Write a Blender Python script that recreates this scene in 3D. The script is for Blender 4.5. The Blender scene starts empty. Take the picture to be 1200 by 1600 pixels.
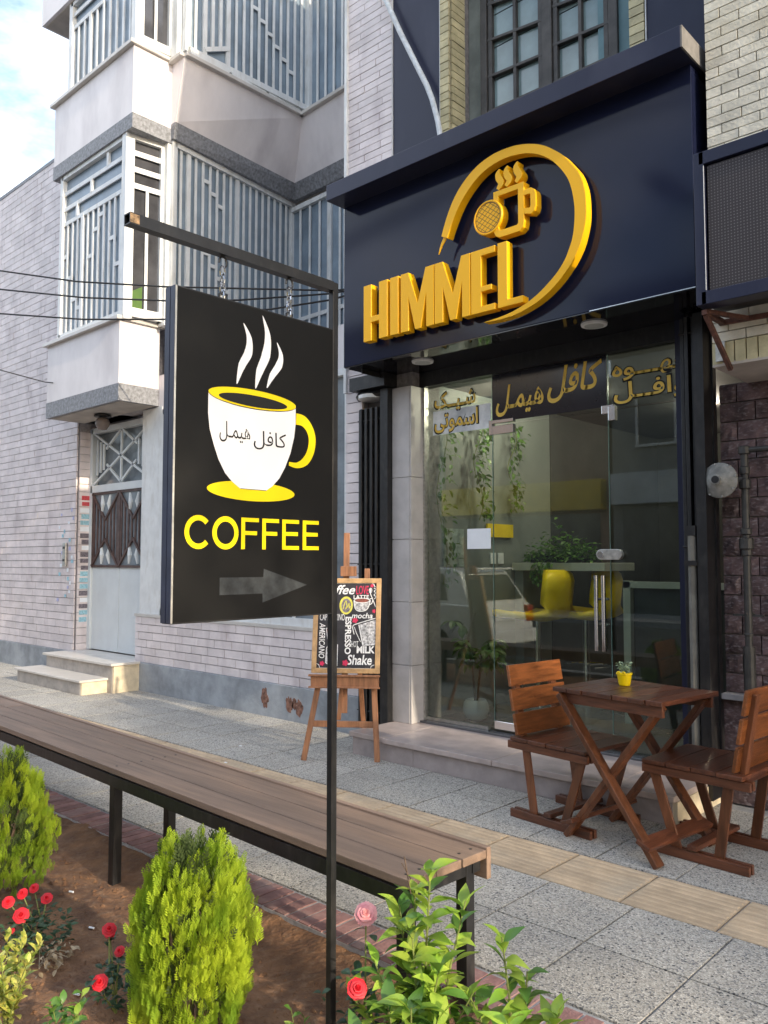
import bpy, math, random
from mathutils import Vector, Matrix
R = math.radians
sc = bpy.context.scene
COL = sc.collection
random.seed(7)

# ------------------------------------------------------------------ camera
YAW, PITCH = R(42.9), R(3.4)
cd = bpy.data.cameras.new('camera'); cam = bpy.data.objects.new('camera', cd); COL.objects.link(cam)
cam.location = (0, 0, 1.45); cam.rotation_euler = (R(90) + PITCH, 0, YAW)
cd.sensor_fit = 'VERTICAL'; cd.sensor_height = 36.0; cd.lens = 36.0 * 1278 / 1600
cd.clip_start = 0.05; cd.clip_end = 3000
sc.camera = cam

# ------------------------------------------------------------------ light
SUN_EL, SUN_AZ = R(21), R(-4)          # azimuth measured from +X towards +Y
sdir = Vector((math.cos(SUN_EL) * math.cos(SUN_AZ), math.cos(SUN_EL) * math.sin(SUN_AZ), math.sin(SUN_EL)))
w = bpy.data.worlds.new('World'); sc.world = w; w.use_nodes = True
nt = w.node_tree; nt.nodes.clear()
def N(nt, t, **k):
    n = nt.nodes.new(t)
    for a, v in k.items(): setattr(n, a, v)
    return n
out = N(nt, 'ShaderNodeOutputWorld'); bg = N(nt, 'ShaderNodeBackground')
sky = N(nt, 'ShaderNodeTexSky'); sky.sky_type = 'NISHITA'; sky.sun_disc = False
sky.sun_elevation = SUN_EL; sky.sun_rotation = math.atan2(sdir.x, sdir.y)
sky.air_density = 1.0; sky.dust_density = 1.6; sky.ozone_density = 1.0
bg.inputs['Strength'].default_value = 0.15
tc = N(nt, 'ShaderNodeTexCoord'); mp = N(nt, 'ShaderNodeMapping'); mp.inputs['Scale'].default_value = (1, 1, 2.2)
no = N(nt, 'ShaderNodeTexNoise'); no.inputs['Scale'].default_value = 2.4; no.inputs['Detail'].default_value = 7; no.inputs['Roughness'].default_value = .62
cr = N(nt, 'ShaderNodeValToRGB'); cr.color_ramp.elements[0].position = .41; cr.color_ramp.elements[1].position = .68
mx = N(nt, 'ShaderNodeMix', data_type='RGBA'); mx.inputs['B'].default_value = (6.2, 6.5, 7.0, 1)
nt.links.new(tc.outputs['Generated'], mp.inputs[0]); nt.links.new(mp.outputs[0], no.inputs['Vector'])
nt.links.new(no.outputs['Fac'], cr.inputs[0]); nt.links.new(cr.outputs[0], mx.inputs['Factor'])
nt.links.new(sky.outputs[0], mx.inputs['A']); nt.links.new(mx.outputs['Result'], bg.inputs['Color'])
nt.links.new(bg.outputs[0], out.inputs[0])
sl = bpy.data.lights.new('sun', 'SUN'); sl.energy = 2.0; sl.angle = R(0.6); sl.color = (1, .86, .66)
so = bpy.data.objects.new('sun', sl); COL.objects.link(so); so.rotation_euler = sdir.to_track_quat('Z', 'Y').to_euler(); so.location = (8, 0, 9)
sc.view_settings.view_transform = 'Standard'; sc.view_settings.look = 'None'
sc.view_settings.exposure = 1.4; sc.view_settings.gamma = 1; sc.view_settings.use_curve_mapping = False

# ------------------------------------------------------------------ materials
MATS = {}
def mat(name, col, rough=.7, var=.12, scale=6., bump=.0, bscale=40., metal=0., spec=.5, col2=None, thr=None,
        stretch=(1, 1, 1), rnd=0., trans=0., coat=0., dirt=None, sheen=0.):
    if name in MATS: return MATS[name]
    m = bpy.data.materials.new(name); m.use_nodes = True; nt = m.node_tree; p = nt.nodes['Principled BSDF']
    p.inputs['Roughness'].default_value = rough; p.inputs['Metallic'].default_value = metal
    p.inputs['Specular IOR Level'].default_value = spec
    if coat: p.inputs['Coat Weight'].default_value = coat; p.inputs['Coat Roughness'].default_value = .05
    L = nt.links.new
    g = N(nt, 'ShaderNodeNewGeometry'); mpn = N(nt, 'ShaderNodeMapping'); mpn.inputs['Scale'].default_value = stretch
    L(g.outputs['Position'], mpn.inputs[0])
    n1 = N(nt, 'ShaderNodeTexNoise'); n1.inputs['Scale'].default_value = scale; n1.inputs['Detail'].default_value = 6; n1.inputs['Roughness'].default_value = .6
    L(mpn.outputs[0], n1.inputs['Vector'])
    mix = N(nt, 'ShaderNodeMix', data_type='RGBA')
    c1 = tuple(col); c2 = tuple(col2) if col2 else tuple(min(1, c * (1 + var * 2)) for c in col)
    cl = c1 if col2 else tuple(c * (1 - var * 1.6) for c in col)
    rp = N(nt, 'ShaderNodeValToRGB'); a, b = thr or (.32, .68)
    rp.color_ramp.elements[0].position = a; rp.color_ramp.elements[1].position = b
    L(n1.outputs['Fac'], rp.inputs[0]); L(rp.outputs[0], mix.inputs['Factor'])
    mix.inputs['A'].default_value = (*cl, 1); mix.inputs['B'].default_value = (*c2, 1)
    o = mix.outputs['Result']
    if rnd:
        oi = N(nt, 'ShaderNodeObjectInfo'); ad = N(nt, 'ShaderNodeMath', operation='ADD'); fr = N(nt, 'ShaderNodeMath', operation='FRACT')
        L(oi.outputs['Random'], ad.inputs[0]); L(g.outputs['Random Per Island'], ad.inputs[1]); L(ad.outputs[0], fr.inputs[0])
        mr = N(nt, 'ShaderNodeMapRange'); mr.inputs['To Min'].default_value = 1 - rnd; mr.inputs['To Max'].default_value = 1 + rnd
        L(fr.outputs[0], mr.inputs[0])
        hs = N(nt, 'ShaderNodeHueSaturation'); L(o, hs.inputs['Color']); L(mr.outputs[0], hs.inputs['Value']); o = hs.outputs[0]
    if dirt:
        n3 = N(nt, 'ShaderNodeTexNoise'); n3.inputs['Scale'].default_value = dirt[1]; n3.inputs['Detail'].default_value = 8
        mp3 = N(nt, 'ShaderNodeMapping'); mp3.inputs['Scale'].default_value = dirt[3] if len(dirt) > 3 else (1, 1, .35); L(g.outputs['Position'], mp3.inputs[0]); L(mp3.outputs[0], n3.inputs['Vector'])
        r3 = N(nt, 'ShaderNodeValToRGB'); r3.color_ramp.elements[0].position = .52; r3.color_ramp.elements[1].position = .72
        L(n3.outputs['Fac'], r3.inputs[0]); m3 = N(nt, 'ShaderNodeMix', data_type='RGBA'); mm = N(nt, 'ShaderNodeMath', operation='MULTIPLY'); mm.inputs[1].default_value = dirt[2]
        L(r3.outputs[0], mm.inputs[0]); L(mm.outputs[0], m3.inputs['Factor']); L(o, m3.inputs['A']); m3.inputs['B'].default_value = (*dirt[0], 1); o = m3.outputs['Result']
    L(o, p.inputs['Base Color'])
    if bump:
        n2 = N(nt, 'ShaderNodeTexNoise'); n2.inputs['Scale'].default_value = bscale; n2.inputs['Detail'].default_value = 8
        L(mpn.outputs[0], n2.inputs['Vector'])
        bp = N(nt, 'ShaderNodeBump'); bp.inputs['Strength'].default_value = bump; bp.inputs['Distance'].default_value = .01
        L(n2.outputs['Fac'], bp.inputs['Height']); L(bp.outputs[0], p.inputs['Normal'])
    if trans:
        tr = N(nt, 'ShaderNodeBsdfTranslucent'); L(o, tr.inputs[0]); ms = N(nt, 'ShaderNodeMixShader'); ms.inputs[0].default_value = trans
        L(p.outputs[0], ms.inputs[1]); L(tr.outputs[0], ms.inputs[2]); L(ms.outputs[0], nt.nodes['Material Output'].inputs[0])
    MATS[name] = m; return m

def glass_mat(name, tint=(.9, .95, .93), base=.0, f0=1.45, refl=1.0):
    m = bpy.data.materials.new(name); m.use_nodes = True; nt = m.node_tree; nt.nodes.remove(nt.nodes['Principled BSDF'])
    L = nt.links.new; t = N(nt, 'ShaderNodeBsdfTransparent'); t.inputs[0].default_value = (*tint, 1)
    gl = N(nt, 'ShaderNodeBsdfGlossy'); gl.inputs['Roughness'].default_value = .01; gl.inputs[0].default_value = (refl, refl, refl, 1)
    fr = N(nt, 'ShaderNodeFresnel'); fr.inputs[0].default_value = f0
    mr = N(nt, 'ShaderNodeMapRange'); mr.inputs['To Min'].default_value = base; L(fr.outputs[0], mr.inputs[0])
    ms = N(nt, 'ShaderNodeMixShader'); L(mr.outputs[0], ms.inputs[0]); L(t.outputs[0], ms.inputs[1]); L(gl.outputs[0], ms.inputs[2])
    L(ms.outputs[0], nt.nodes['Material Output'].inputs[0]); MATS[name] = m; return m

def emis(name, col, s):
    m = bpy.data.materials.new(name); m.use_nodes = True; p = m.node_tree.nodes['Principled BSDF']
    p.inputs['Base Color'].default_value = (*col, 1); p.inputs['Emission Color'].default_value = (*col, 1); p.inputs['Emission Strength'].default_value = s
    MATS[name] = m; return m

M = {}
M['pinktile'] = mat('pink_stone_tile', (.70, .63, .62), .6, .07, 3.5, .25, 60, rnd=.08, dirt=((.40, .33, .34), 5, .45), stretch=(1, 1, 1.6))
M['whitebrick'] = mat('cream_split_brick', (.66, .62, .51), .75, .10, 9, .4, 70, rnd=.12, dirt=((.38, .31, .16), 1.7, .5, (1, 1, 1)))
M['yellowbrick'] = mat('yellow_brick', (.50, .44, .26), .7, .10, 12, .3, 80, rnd=.14)
M['purplebrick'] = mat('purple_rock_face', (.105, .068, .070), .7, .3, 14, .9, 26, rnd=.35, dirt=((.30, .26, .27), 55, .75, (.6, 1, 1.3)))
M['mortar'] = mat('mortar_grey', (.21, .195, .19), .95, .15, 30)
M['mortarlight'] = mat('mortar_light', (.36, .34, .33), .95, .15, 30)
M['render'] = mat('parapet_marble', (.72, .675, .67), .45, .05, 2.2, .08, 25, dirt=((.42, .37, .38), 2.6, .45), stretch=(1, 1, .5))
M['mortarpink'] = mat('mortar_pinkish', (.36, .33, .33), .95, .15, 30)
M['band'] = mat('grey_granite_band', (.215, .22, .235), .6, .22, 30, .1, 60)
M['soffit'] = mat('soffit_plaster', (.46, .41, .36), .9, .12, 3)
M['whitepaint'] = mat('white_painted_steel', (.70, .71, .70), .45, .05, 5, dirt=((.45, .42, .36), 14, .4))
M['bluepane'] = mat('blue_grey_frosted_pane', (.21, .27, .33), .28, .16, 2.2, .15, 120, spec=.6)
M['darkpane'] = mat('dark_pane', (.055, .055, .06), .12, .3, 2, spec=.7)
M['doorpane'] = mat('pale_door_pane', (.20, .23, .25), .15, .2, 3, spec=.7)
M['plinth'] = mat('cement_plinth', (.27, .29, .31), .9, .14, 5, .4, 30, dirt=((.48, .50, .52), 3, .5))
M['rust'] = mat('rust_stain', (.17, .085, .06), .95, .4, 30)
M['steptop'] = mat('marble_step', (.56, .53, .49), .3, .06, 5, .05, 30)
M['stepside'] = mat('travertine_riser', (.40, .36, .32), .6, .12, 9, .1, 50)
M['sunlitstone'] = mat('sunlit_cream_stone', (.58, .50, .36), .7, .12, 9, .2, 40)  # step ends: warm sunlight on the right-facing sides put into the colour
M['pinkstep'] = mat('pink_granite_step', (.42, .35, .325), .32, .10, 8, .05, 60, dirt=((.25, .21, .2), 5, .4))
M['pinkriser'] = mat('pink_granite_riser', (.32, .275, .265), .5, .10, 8, .1, 60, dirt=((.18, .16, .15), 4, .5))
M['jamb'] = mat('grey_stone_jamb', (.44, .42, .41), .5, .08, 5, .1, 40)
M['navy'] = mat('navy_composite_panel', (.010, .013, .034), .10, .06, .9, spec=.24, bump=.02, bscale=1.2)
M['navymatt'] = mat('navy_cladding', (.018, .021, .044), .32, .08, 1.2, spec=.28, dirt=((.07, .07, .10), 3, .3))
M['blackgloss'] = mat('black_glossy_soffit', (.008, .008, .011), .06, .1, 3, spec=.6)
M['black'] = mat('black_painted_steel', (.010, .010, .011), .40, .25, 20, .05, 80, dirt=((.06, .055, .05), 26, .35))
M['blackmatt'] = mat('black_sign_vinyl', (.0075, .0075, .0075), .45, .06, 4, spec=.16)
M['signedge'] = mat('dark_blue_sign_edge', (.032, .040, .075), .35, .15, 12)
M['yellowface'] = mat('amber_acrylic_face', (.90, .47, .006), .42, .008, 2, spec=.3)
M['yellowprint'] = mat('yellow_print', (.92, .70, .0), .5, .01, 3, spec=.3)
M['whiteprint'] = mat('white_print', (.88, .88, .88), .5, .01, 3, spec=.3)
M['blackprint'] = mat('black_print', (.01, .01, .01), .5, .01, 3, spec=.3)
M['arrow'] = mat('faded_grey_arrow', (.030, .034, .037), .55, .25, 30, spec=.3)
M['gold'] = mat('gold_vinyl', (.85, .56, .08), .4, .05, 6)
M['terrazzo'] = None
M['concrete'] = mat('concrete_grout', (.26, .26, .265), .95, .15, 10, .3, 60)
M['tactile'] = mat('tactile_tile', (.43, .325, .215), .85, .10, 7, .3, 70, rnd=.09, dirt=((.36, .32, .25), 3, .5, (1, 1, 1)))
M['kerbbrick'] = mat('kerb_brick', (.25, .135, .125), .9, .14, 12, .4, 60, rnd=.16, dirt=((.30, .25, .23), 6, .6, (1, 1, 1)))
M['asphalt'] = mat('asphalt', (.05, .05, .052), .9, .2, 30, .5, 200)
M['soil'] = mat('brown_soil', (.10, .050, .028), .97, .3, 7, 1.0, 60, col2=(.24, .125, .062), thr=(.35, .68), dirt=((.30, .20, .13), 30, .35, (1, 1, 1)))
M['plank'] = mat('weathered_bench_plank', (.225, .150, .105), .62, .14, 5, .25, 60, rnd=.14, stretch=(.35, 6, 6))
M['plankedge'] = mat('plank_end', (.27, .15, .075), .8, .2, 12, .2, 50)
def wood(name, col, v=.22, st=(1, 1, 1), ro=.33): return mat(name, col, ro, v, 7, .25, 50, rnd=.32, stretch=st, spec=.5)
M['woodx'] = wood('stained_wood_x', (.098, .034, .016), st=(.5, 7, 7))
M['woody'] = wood('stained_wood_y', (.092, .031, .015), st=(7, .5, 7))
M['woodz'] = wood('stained_wood_z', (.125, .044, .018), st=(6, 6, .6))
M['woodlit'] = wood('sunlit_stained_wood', (.185, .060, .017), st=(7, .5, 7))  # sunlight on the chair backs put into a brighter wood colour
M['easelwood'] = mat('easel_wood', (.27, .125, .062), .5, .2, 7, .15, 50, stretch=(5, 5, .6))
M['easelframe'] = mat('easel_frame_pine', (.46, .29, .14), .5, .14, 7, .1, 50, stretch=(3, 3, 3))
M['chalkboard'] = mat('chalkboard', (.022, .020, .024), .55, .2, 10)
M['chrome'] = mat('chrome', (.72, .72, .73), .14, .05, 5, metal=1)
M['zinc'] = mat('galvanised_steel', (.46, .45, .42), .4, .15, 30, metal=.8)
M['pot'] = mat('white_ceramic', (.85, .87, .88), .25, .02, 5)
M['yellowpot'] = mat('yellow_plastic_pot', (.85, .60, .0), .4, .03, 5)
M['stoolyellow'] = mat('yellow_leather', (.95, .66, .0), .4, .06, 6, spec=.4)
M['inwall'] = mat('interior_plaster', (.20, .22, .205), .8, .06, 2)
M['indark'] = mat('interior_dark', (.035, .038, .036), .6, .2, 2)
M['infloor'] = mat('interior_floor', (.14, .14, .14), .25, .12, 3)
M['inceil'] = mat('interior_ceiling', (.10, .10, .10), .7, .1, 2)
M['counter'] = mat('counter_top', (.40, .42, .36), .4, .06, 3)
M['greyconduit'] = mat('white_conduit', (.55, .58, .60), .5, .1, 20)
M['pipe'] = mat('dark_gas_pipe', (.035, .034, .032), .5, .2, 20, .1, 60)
M['meter'] = mat('grey_cast_metal', (.20, .20, .185), .5, .2, 20, .15, 50)
M['ruststeel'] = mat('rusty_bracket', (.10, .042, .03), .75, .3, 25)
M['cable'] = mat('black_cable', (.012, .012, .012), .6, .05, 5)
M['windowwood'] = mat('dark_window_frame', (.055, .050, .045), .6, .2, 8, .1, 30)
M['windowglass'] = mat('curtained_pane', (.19, .26, .26), .10, .12, 3, spec=.7)
M['plaster'] = mat('greenish_plaster', (.20, .215, .19), .85, .15, 4)
M['teal'] = mat('teal_painted_strip', (.10, .19, .21), .6, .1, 4)
M['ironbrown'] = mat('brown_iron', (.085, .050, .042), .55, .2, 12)
M['doorwhite'] = mat('off_white_door', (.66, .69, .69), .4, .03, 3, dirt=((.55, .57, .57), 6, .3))
M['paper'] = mat('white_paper', (.80, .83, .86), .6, .02, 6)
M['stickblue'] = mat('sticker_blue', (.30, .52, .60), .6, .15, 40)
M['stickviolet'] = mat('sticker_violet', (.45, .45, .66), .6, .2, 60)
M['stickdark'] = mat('sticker_dark', (.16, .14, .16), .6, .3, 60)
M['stickred'] = mat('sticker_red', (.55, .07, .08), .6, .1, 60)
M['film'] = mat('dark_window_film', (.012, .013, .020), .12, .1, 3)
M['filmreflect'] = mat('film_with_sky_reflection', (.70, .76, .82), .15, .2, 5)  # sky reflection on the left pane put into the film's pale colour
M['redpaint'] = mat('chalk_red', (.55, .03, .09), .8, .1, 60)
M['yellowchalk'] = mat('chalk_yellow', (.62, .58, .10), .8, .1, 60)
M['whitechalk'] = mat('chalk_white', (.74, .74, .74), .8, .12, 90)
M['greychalk'] = mat('chalk_grey', (.40, .40, .41), .8, .5, 60)
M['brownchalk'] = mat('chalk_brown', (.22, .07, .05), .8, .3, 60)
M['led'] = None
M['downlight'] = mat('downlight_lens', (.45, .46, .44), .5, .05, 50)
M['glass'] = glass_mat('shop_glass', (.84, .90, .87), .01, 1.46, .95)
M['carpaint'] = mat('white_car_paint', (.72, .73, .74), .2, .01, 2, coat=.6)
M['carglass'] = mat('car_glass', (.02, .022, .024), .06, .05, 3)
M['tyre'] = mat('tyre_rubber', (.02, .02, .02), .8, .1, 9)
M['redlamp'] = mat('red_lamp', (.35, .02, .02), .2, .05, 9)
M['bark'] = mat('brown_bark', (.13, .085, .055), .9, .3, 20, .6, 40)
M['stem'] = mat('green_stem', (.16, .19, .05), .7, .15, 20)
M['thuja'] = mat('golden_thuja_leaf', (.17, .30, .020), .6, .1, 5, col2=(.40, .50, .030), thr=(.33, .62), rnd=.09, trans=.28, spec=.3)
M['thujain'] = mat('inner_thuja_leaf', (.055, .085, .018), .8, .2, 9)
M['leafbright'] = mat('bright_leaf', (.20, .36, .04), .34, .1, 7, col2=(.46, .56, .08), thr=(.4, .7), rnd=.25, trans=.30, spec=.5)
M['leafgreen'] = mat('green_leaf', (.07, .18, .03), .35, .1, 9, col2=(.11, .21, .035), rnd=.25, trans=.25)
M['leafyellow'] = mat('variegated_leaf', (.24, .33, .05), .4, .1, 35, col2=(.55, .52, .12), thr=(.42, .55), rnd=.15, trans=.25)
M['leafrose'] = mat('rose_leaf', (.035, .075, .035), .45, .2, 9, rnd=.25, trans=.2)
M['leafdry'] = mat('dry_leaf', (.30, .24, .16), .9, .2, 9, rnd=.2)
M['rosered'] = mat('red_petal', (.62, .010, .022), .5, .12, 30, rnd=.15, trans=.2)
M['rosepink'] = mat('pink_petal', (.72, .22, .27), .5, .15, 30, col2=(.80, .45, .42), rnd=.15, trans=.2)
M['succulent'] = mat('pale_green_succulent', (.22, .30, .19), .6, .15, 20, rnd=.2)
M['treeleaf'] = mat('street_tree_leaf', (.06, .12, .025), .5, .2, 5, rnd=.3, trans=.2)
M['opp'] = mat('opposite_render', (.36, .33, .29), .85, .15, 1, rnd=.1)
M['oppsign'] = mat('opposite_sign_band', (.55, .58, .60), .5, .1, 2)
M['oppyellow'] = mat('opposite_yellow_band', (.62, .42, .02), .5, .1, 2)
M['lit_downlight'] = emis('lit_downlight', (1, .86, .62), 5.0)

def terrazzo():
    m = bpy.data.materials.new('washed_terrazzo'); m.use_nodes = True; nt = m.node_tree; p = nt.nodes['Principled BSDF']; L = nt.links.new
    g = N(nt, 'ShaderNodeNewGeometry')
    v = N(nt, 'ShaderNodeTexVoronoi'); v.inputs['Scale'].default_value = 170; L(g.outputs['Position'], v.inputs['Vector'])
    r = N(nt, 'ShaderNodeValToRGB'); e = r.color_ramp.elements; e[0].position = .0; e[0].color = (.15, .15, .15, 1); e[1].position = .16; e[1].color = (.29, .27, .235, 1)
    e2 = e.new(.45); e2.color = (.38, .36, .32, 1); e3 = e.new(.90); e3.color = (.52, .49, .44, 1); r.color_ramp.interpolation = 'CONSTANT'
    sp = N(nt, 'ShaderNodeSeparateColor'); L(v.outputs['Color'], sp.inputs[0]); L(sp.outputs[0], r.inputs[0])
    v2 = N(nt, 'ShaderNodeTexVoronoi'); v2.inputs['Scale'].default_value = 46; L(g.outputs['Position'], v2.inputs['Vector'])
    r2 = N(nt, 'ShaderNodeValToRGB'); r2.color_ramp.elements[0].position = .20; r2.color_ramp.elements[1].position = .27; L(v2.outputs['Distance'], r2.inputs[0])
    s2 = N(nt, 'ShaderNodeSeparateColor'); L(v2.outputs['Color'], s2.inputs[0]); g2 = N(nt, 'ShaderNodeMath', operation='GREATER_THAN'); g2.inputs[1].default_value = .40; L(s2.outputs[1], g2.inputs[0])
    mxx = N(nt, 'ShaderNodeMath', operation='MAXIMUM'); L(r2.outputs[0], mxx.inputs[0]); L(g2.outputs[0], mxx.inputs[1])
    m1 = N(nt, 'ShaderNodeMix', data_type='RGBA'); m1.inputs['A'].default_value = (.055, .055, .058, 1); L(mxx.outputs[0], m1.inputs['Factor']); L(r.outputs[0], m1.inputs['B'])
    n = N(nt, 'ShaderNodeTexNoise'); n.inputs['Scale'].default_value = 1.6; n.inputs['Detail'].default_value = 6; L(g.outputs['Position'], n.inputs['Vector'])
    oi = N(nt, 'ShaderNodeObjectInfo'); mr = N(nt, 'ShaderNodeMapRange'); mr.inputs['To Min'].default_value = .75; mr.inputs['To Max'].default_value = 1.32; L(n.outputs['Fac'], mr.inputs[0])
    mr2 = N(nt, 'ShaderNodeMapRange'); mr2.inputs['To Min'].default_value = .9; mr2.inputs['To Max'].default_value = 1.1; L(oi.outputs['Random'], mr2.inputs[0])
    mu = N(nt, 'ShaderNodeMath', operation='MULTIPLY'); L(mr.outputs[0], mu.inputs[0]); L(mr2.outputs[0], mu.inputs[1])
    hs = N(nt, 'ShaderNodeHueSaturation'); L(m1.outputs['Result'], hs.inputs['Color']); L(mu.outputs[0], hs.inputs['Value']); L(hs.outputs[0], p.inputs['Base Color'])
    p.inputs['Roughness'].default_value = .8
    bp = N(nt, 'ShaderNodeBump'); bp.inputs['Strength'].default_value = .4; bp.inputs['Distance'].default_value = .004; L(v.outputs['Distance'], bp.inputs['Height']); L(bp.outputs[0], p.inputs['Normal'])
    return m
M['terrazzo'] = terrazzo()
def ledmat():
    m = bpy.data.materials.new('led_mesh'); m.use_nodes = True; nt = m.node_tree; p = nt.nodes['Principled BSDF']; L = nt.links.new
    g = N(nt, 'ShaderNodeNewGeometry'); sp = N(nt, 'ShaderNodeSeparateXYZ'); L(g.outputs['Position'], sp.inputs[0])
    def fr(o):
        a = N(nt, 'ShaderNodeMath', operation='MULTIPLY'); a.inputs[1].default_value = 62; L(o, a.inputs[0])
        b = N(nt, 'ShaderNodeMath', operation='FRACT'); L(a.outputs[0], b.inputs[0])
        c = N(nt, 'ShaderNodeMath', operation='GREATER_THAN'); c.inputs[1].default_value = .62; L(b.outputs[0], c.inputs[0]); return c.outputs[0]
    mu = N(nt, 'ShaderNodeMath', operation='MULTIPLY'); L(fr(sp.outputs[0]), mu.inputs[0]); L(fr(sp.outputs[2]), mu.inputs[1])
    mi = N(nt, 'ShaderNodeMix', data_type='RGBA'); L(mu.outputs[0], mi.inputs['Factor']); mi.inputs['A'].default_value = (.026, .020, .022, 1); mi.inputs['B'].default_value = (.11, .10, .10, 1)
    L(mi.outputs['Result'], p.inputs['Base Color']); p.inputs['Roughness'].default_value = .6; return m
M['led'] = ledmat()

# ------------------------------------------------------------------ mesh helpers
class MB:
    def __init__(s): s.v = []; s.f = []
    def add(s, vs, fs):
        o = len(s.v); s.v += [Vector(a) for a in vs]; s.f += [tuple(i + o for i in f) for f in fs]; return s
    def box(s, x0, x1, y0, y1, z0, z1):
        return s.add([(x0, y0, z0), (x1, y0, z0), (x1, y1, z0), (x0, y1, z0), (x0, y0, z1), (x1, y0, z1), (x1, y1, z1), (x0, y1, z1)],
                     [(0, 3, 2, 1), (4, 5, 6, 7), (0, 1, 5, 4), (1, 2, 6, 5), (2, 3, 7, 6), (3, 0, 4, 7)])
    def beam(s, a, b, w, h, up=(0, 0, 1)):
        a, b = Vector(a), Vector(b); d = (b - a).normalized(); u = Vector(up); r = d.cross(u)
        if r.length < 1e-4: r = d.cross(Vector((0, 1, 0)))
        r.normalize(); u = r.cross(d).normalized(); r *= w / 2; u *= h / 2
        vs = [p + q for p in (a, b) for q in (-r - u, r - u, r + u, -r + u)]
        return s.add(vs, [(3, 2, 1, 0), (4, 5, 6, 7), (0, 1, 5, 4), (1, 2, 6, 5), (2, 3, 7, 6), (3, 0, 4, 7)])
    def tube(s, pts, r, n=8, cap=True):
        pts = [Vector(p) for p in pts]; rs = r if isinstance(r, (list, tuple)) else [r] * len(pts); rings = []; o = len(s.v); ref = None
        for i, p in enumerate(pts):
            d = (pts[min(i + 1, len(pts) - 1)] - pts[max(i - 1, 0)]).normalized()
            if ref is None: ref = Vector((0, 0, 1)) if abs(d.z) < .9 else Vector((1, 0, 0))
            x = d.cross(ref).normalized(); y = x.cross(d).normalized(); ref = y
            for k in range(n):
                a = 2 * math.pi * k / n; s.v.append(p + (x * math.cos(a) + y * math.sin(a)) * rs[i])
        for i in range(len(pts) - 1):
            for k in range(n):
                k2 = (k + 1) % n; s.f.append((o + i * n + k, o + i * n + k2, o + (i + 1) * n + k2, o + (i + 1) * n + k))
        if cap: s.f.append(tuple(o + k for k in range(n))[::-1]); s.f.append(tuple(o + (len(pts) - 1) * n + k for k in range(n)))
        return s
    def lathe(s, c, prof, n=20, axis='z'):
        o = len(s.v); c = Vector(c)
        for r, z in prof:
            for k in range(n):
                a = 2 * math.pi * k / n; q = (r * math.cos(a), r * math.sin(a), z)
                if axis == 'y': q = (r * math.cos(a), z, r * math.sin(a))
                if axis == 'x': q = (z, r * math.cos(a), r * math.sin(a))
                s.v.append(c + Vector(q))
        for i in range(len(prof) - 1):
            for k in range(n):
                k2 = (k + 1) % n; s.f.append((o + i * n + k, o + i * n + k2, o + (i + 1) * n + k2, o + (i + 1) * n + k))
        s.f.append(tuple(o + k for k in range(n))[::-1]); s.f.append(tuple(o + (len(prof) - 1) * n + k for k in range(n)))
        return s
    def quad(s, *p): return s.add(p, [tuple(range(len(p)))])
    def prism(s, poly, fmap, d0, d1):                    # polygon (u,v) extruded between depths d0, d1 through fmap(u,v,d)
        n = len(poly); vs = [fmap(u, v, d0) for u, v in poly] + [fmap(u, v, d1) for u, v in poly]
        return s.add(vs, [tuple(range(n)), tuple(range(2 * n - 1, n - 1, -1))] + [(i, i + n, (i + 1) % n + n, (i + 1) % n) for i in range(n)])
    def ribbon(s, pts, ws, fmap, d0, d1=None, sm=5):     # stroke of varying width in a plane
        pts = [Vector((p[0], p[1])) for p in pts]; ws = ws if isinstance(ws, (list, tuple)) else [ws] * len(pts)
        P, W = [], []
        for i in range(len(pts) - 1):
            a, b, c, d = pts[max(i - 1, 0)], pts[i], pts[i + 1], pts[min(i + 2, len(pts) - 1)]
            for k in range(sm):
                t = k / sm; P.append(.5 * ((2 * b) + (c - a) * t + (2 * a - 5 * b + 4 * c - d) * t * t + (-a + 3 * b - 3 * c + d) * t ** 3)); W.append(ws[i] * (1 - t) + ws[i + 1] * t)
        P.append(pts[-1]); W.append(ws[-1]); Lp, Rp = [], []
        for i, p in enumerate(P):
            d = (P[min(i + 1, len(P) - 1)] - P[max(i - 1, 0)]); d = d.normalized() if d.length > 1e-9 else Vector((1, 0)); nn = Vector((-d.y, d.x)) * W[i] / 2
            Lp.append(p + nn); Rp.append(p - nn)
        n = len(P); o = len(s.v); ds = [d0] if d1 is None else [d0, d1]
        for d in ds:
            s.v += [Vector(fmap(q.x, q.y, d)) for q in Lp] + [Vector(fmap(q.x, q.y, d)) for q in Rp]
        for i in range(n - 1):
            s.f.append((o + i, o + i + 1, o + n + i + 1, o + n + i))
            if d1 is not None:
                k = o + 2 * n; s.f.append((k + n + i, k + n + i + 1, k + i + 1, k + i)); s.f.append((k + i, k + i + 1, o + i + 1, o + i)); s.f.append((o + n + i, o + n + i + 1, k + n + i + 1, k + n + i))
        if d1 is not None:
            k = o + 2 * n; s.f.append((o, o + n, k + n, k)); s.f.append((k + n - 1, k + 2 * n - 1, o + 2 * n - 1, o + n - 1))
        return s
    def mesh(s, name, m, off=Vector((0, 0, 0)), smooth=False):
        me = bpy.data.meshes.new(name); me.from_pydata([tuple(v - off) for v in s.v], [], s.f); me.materials.append(m)
        if smooth: me.polygons.foreach_set('use_smooth', [True] * len(me.polygons))
        me.update(); return me

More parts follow.
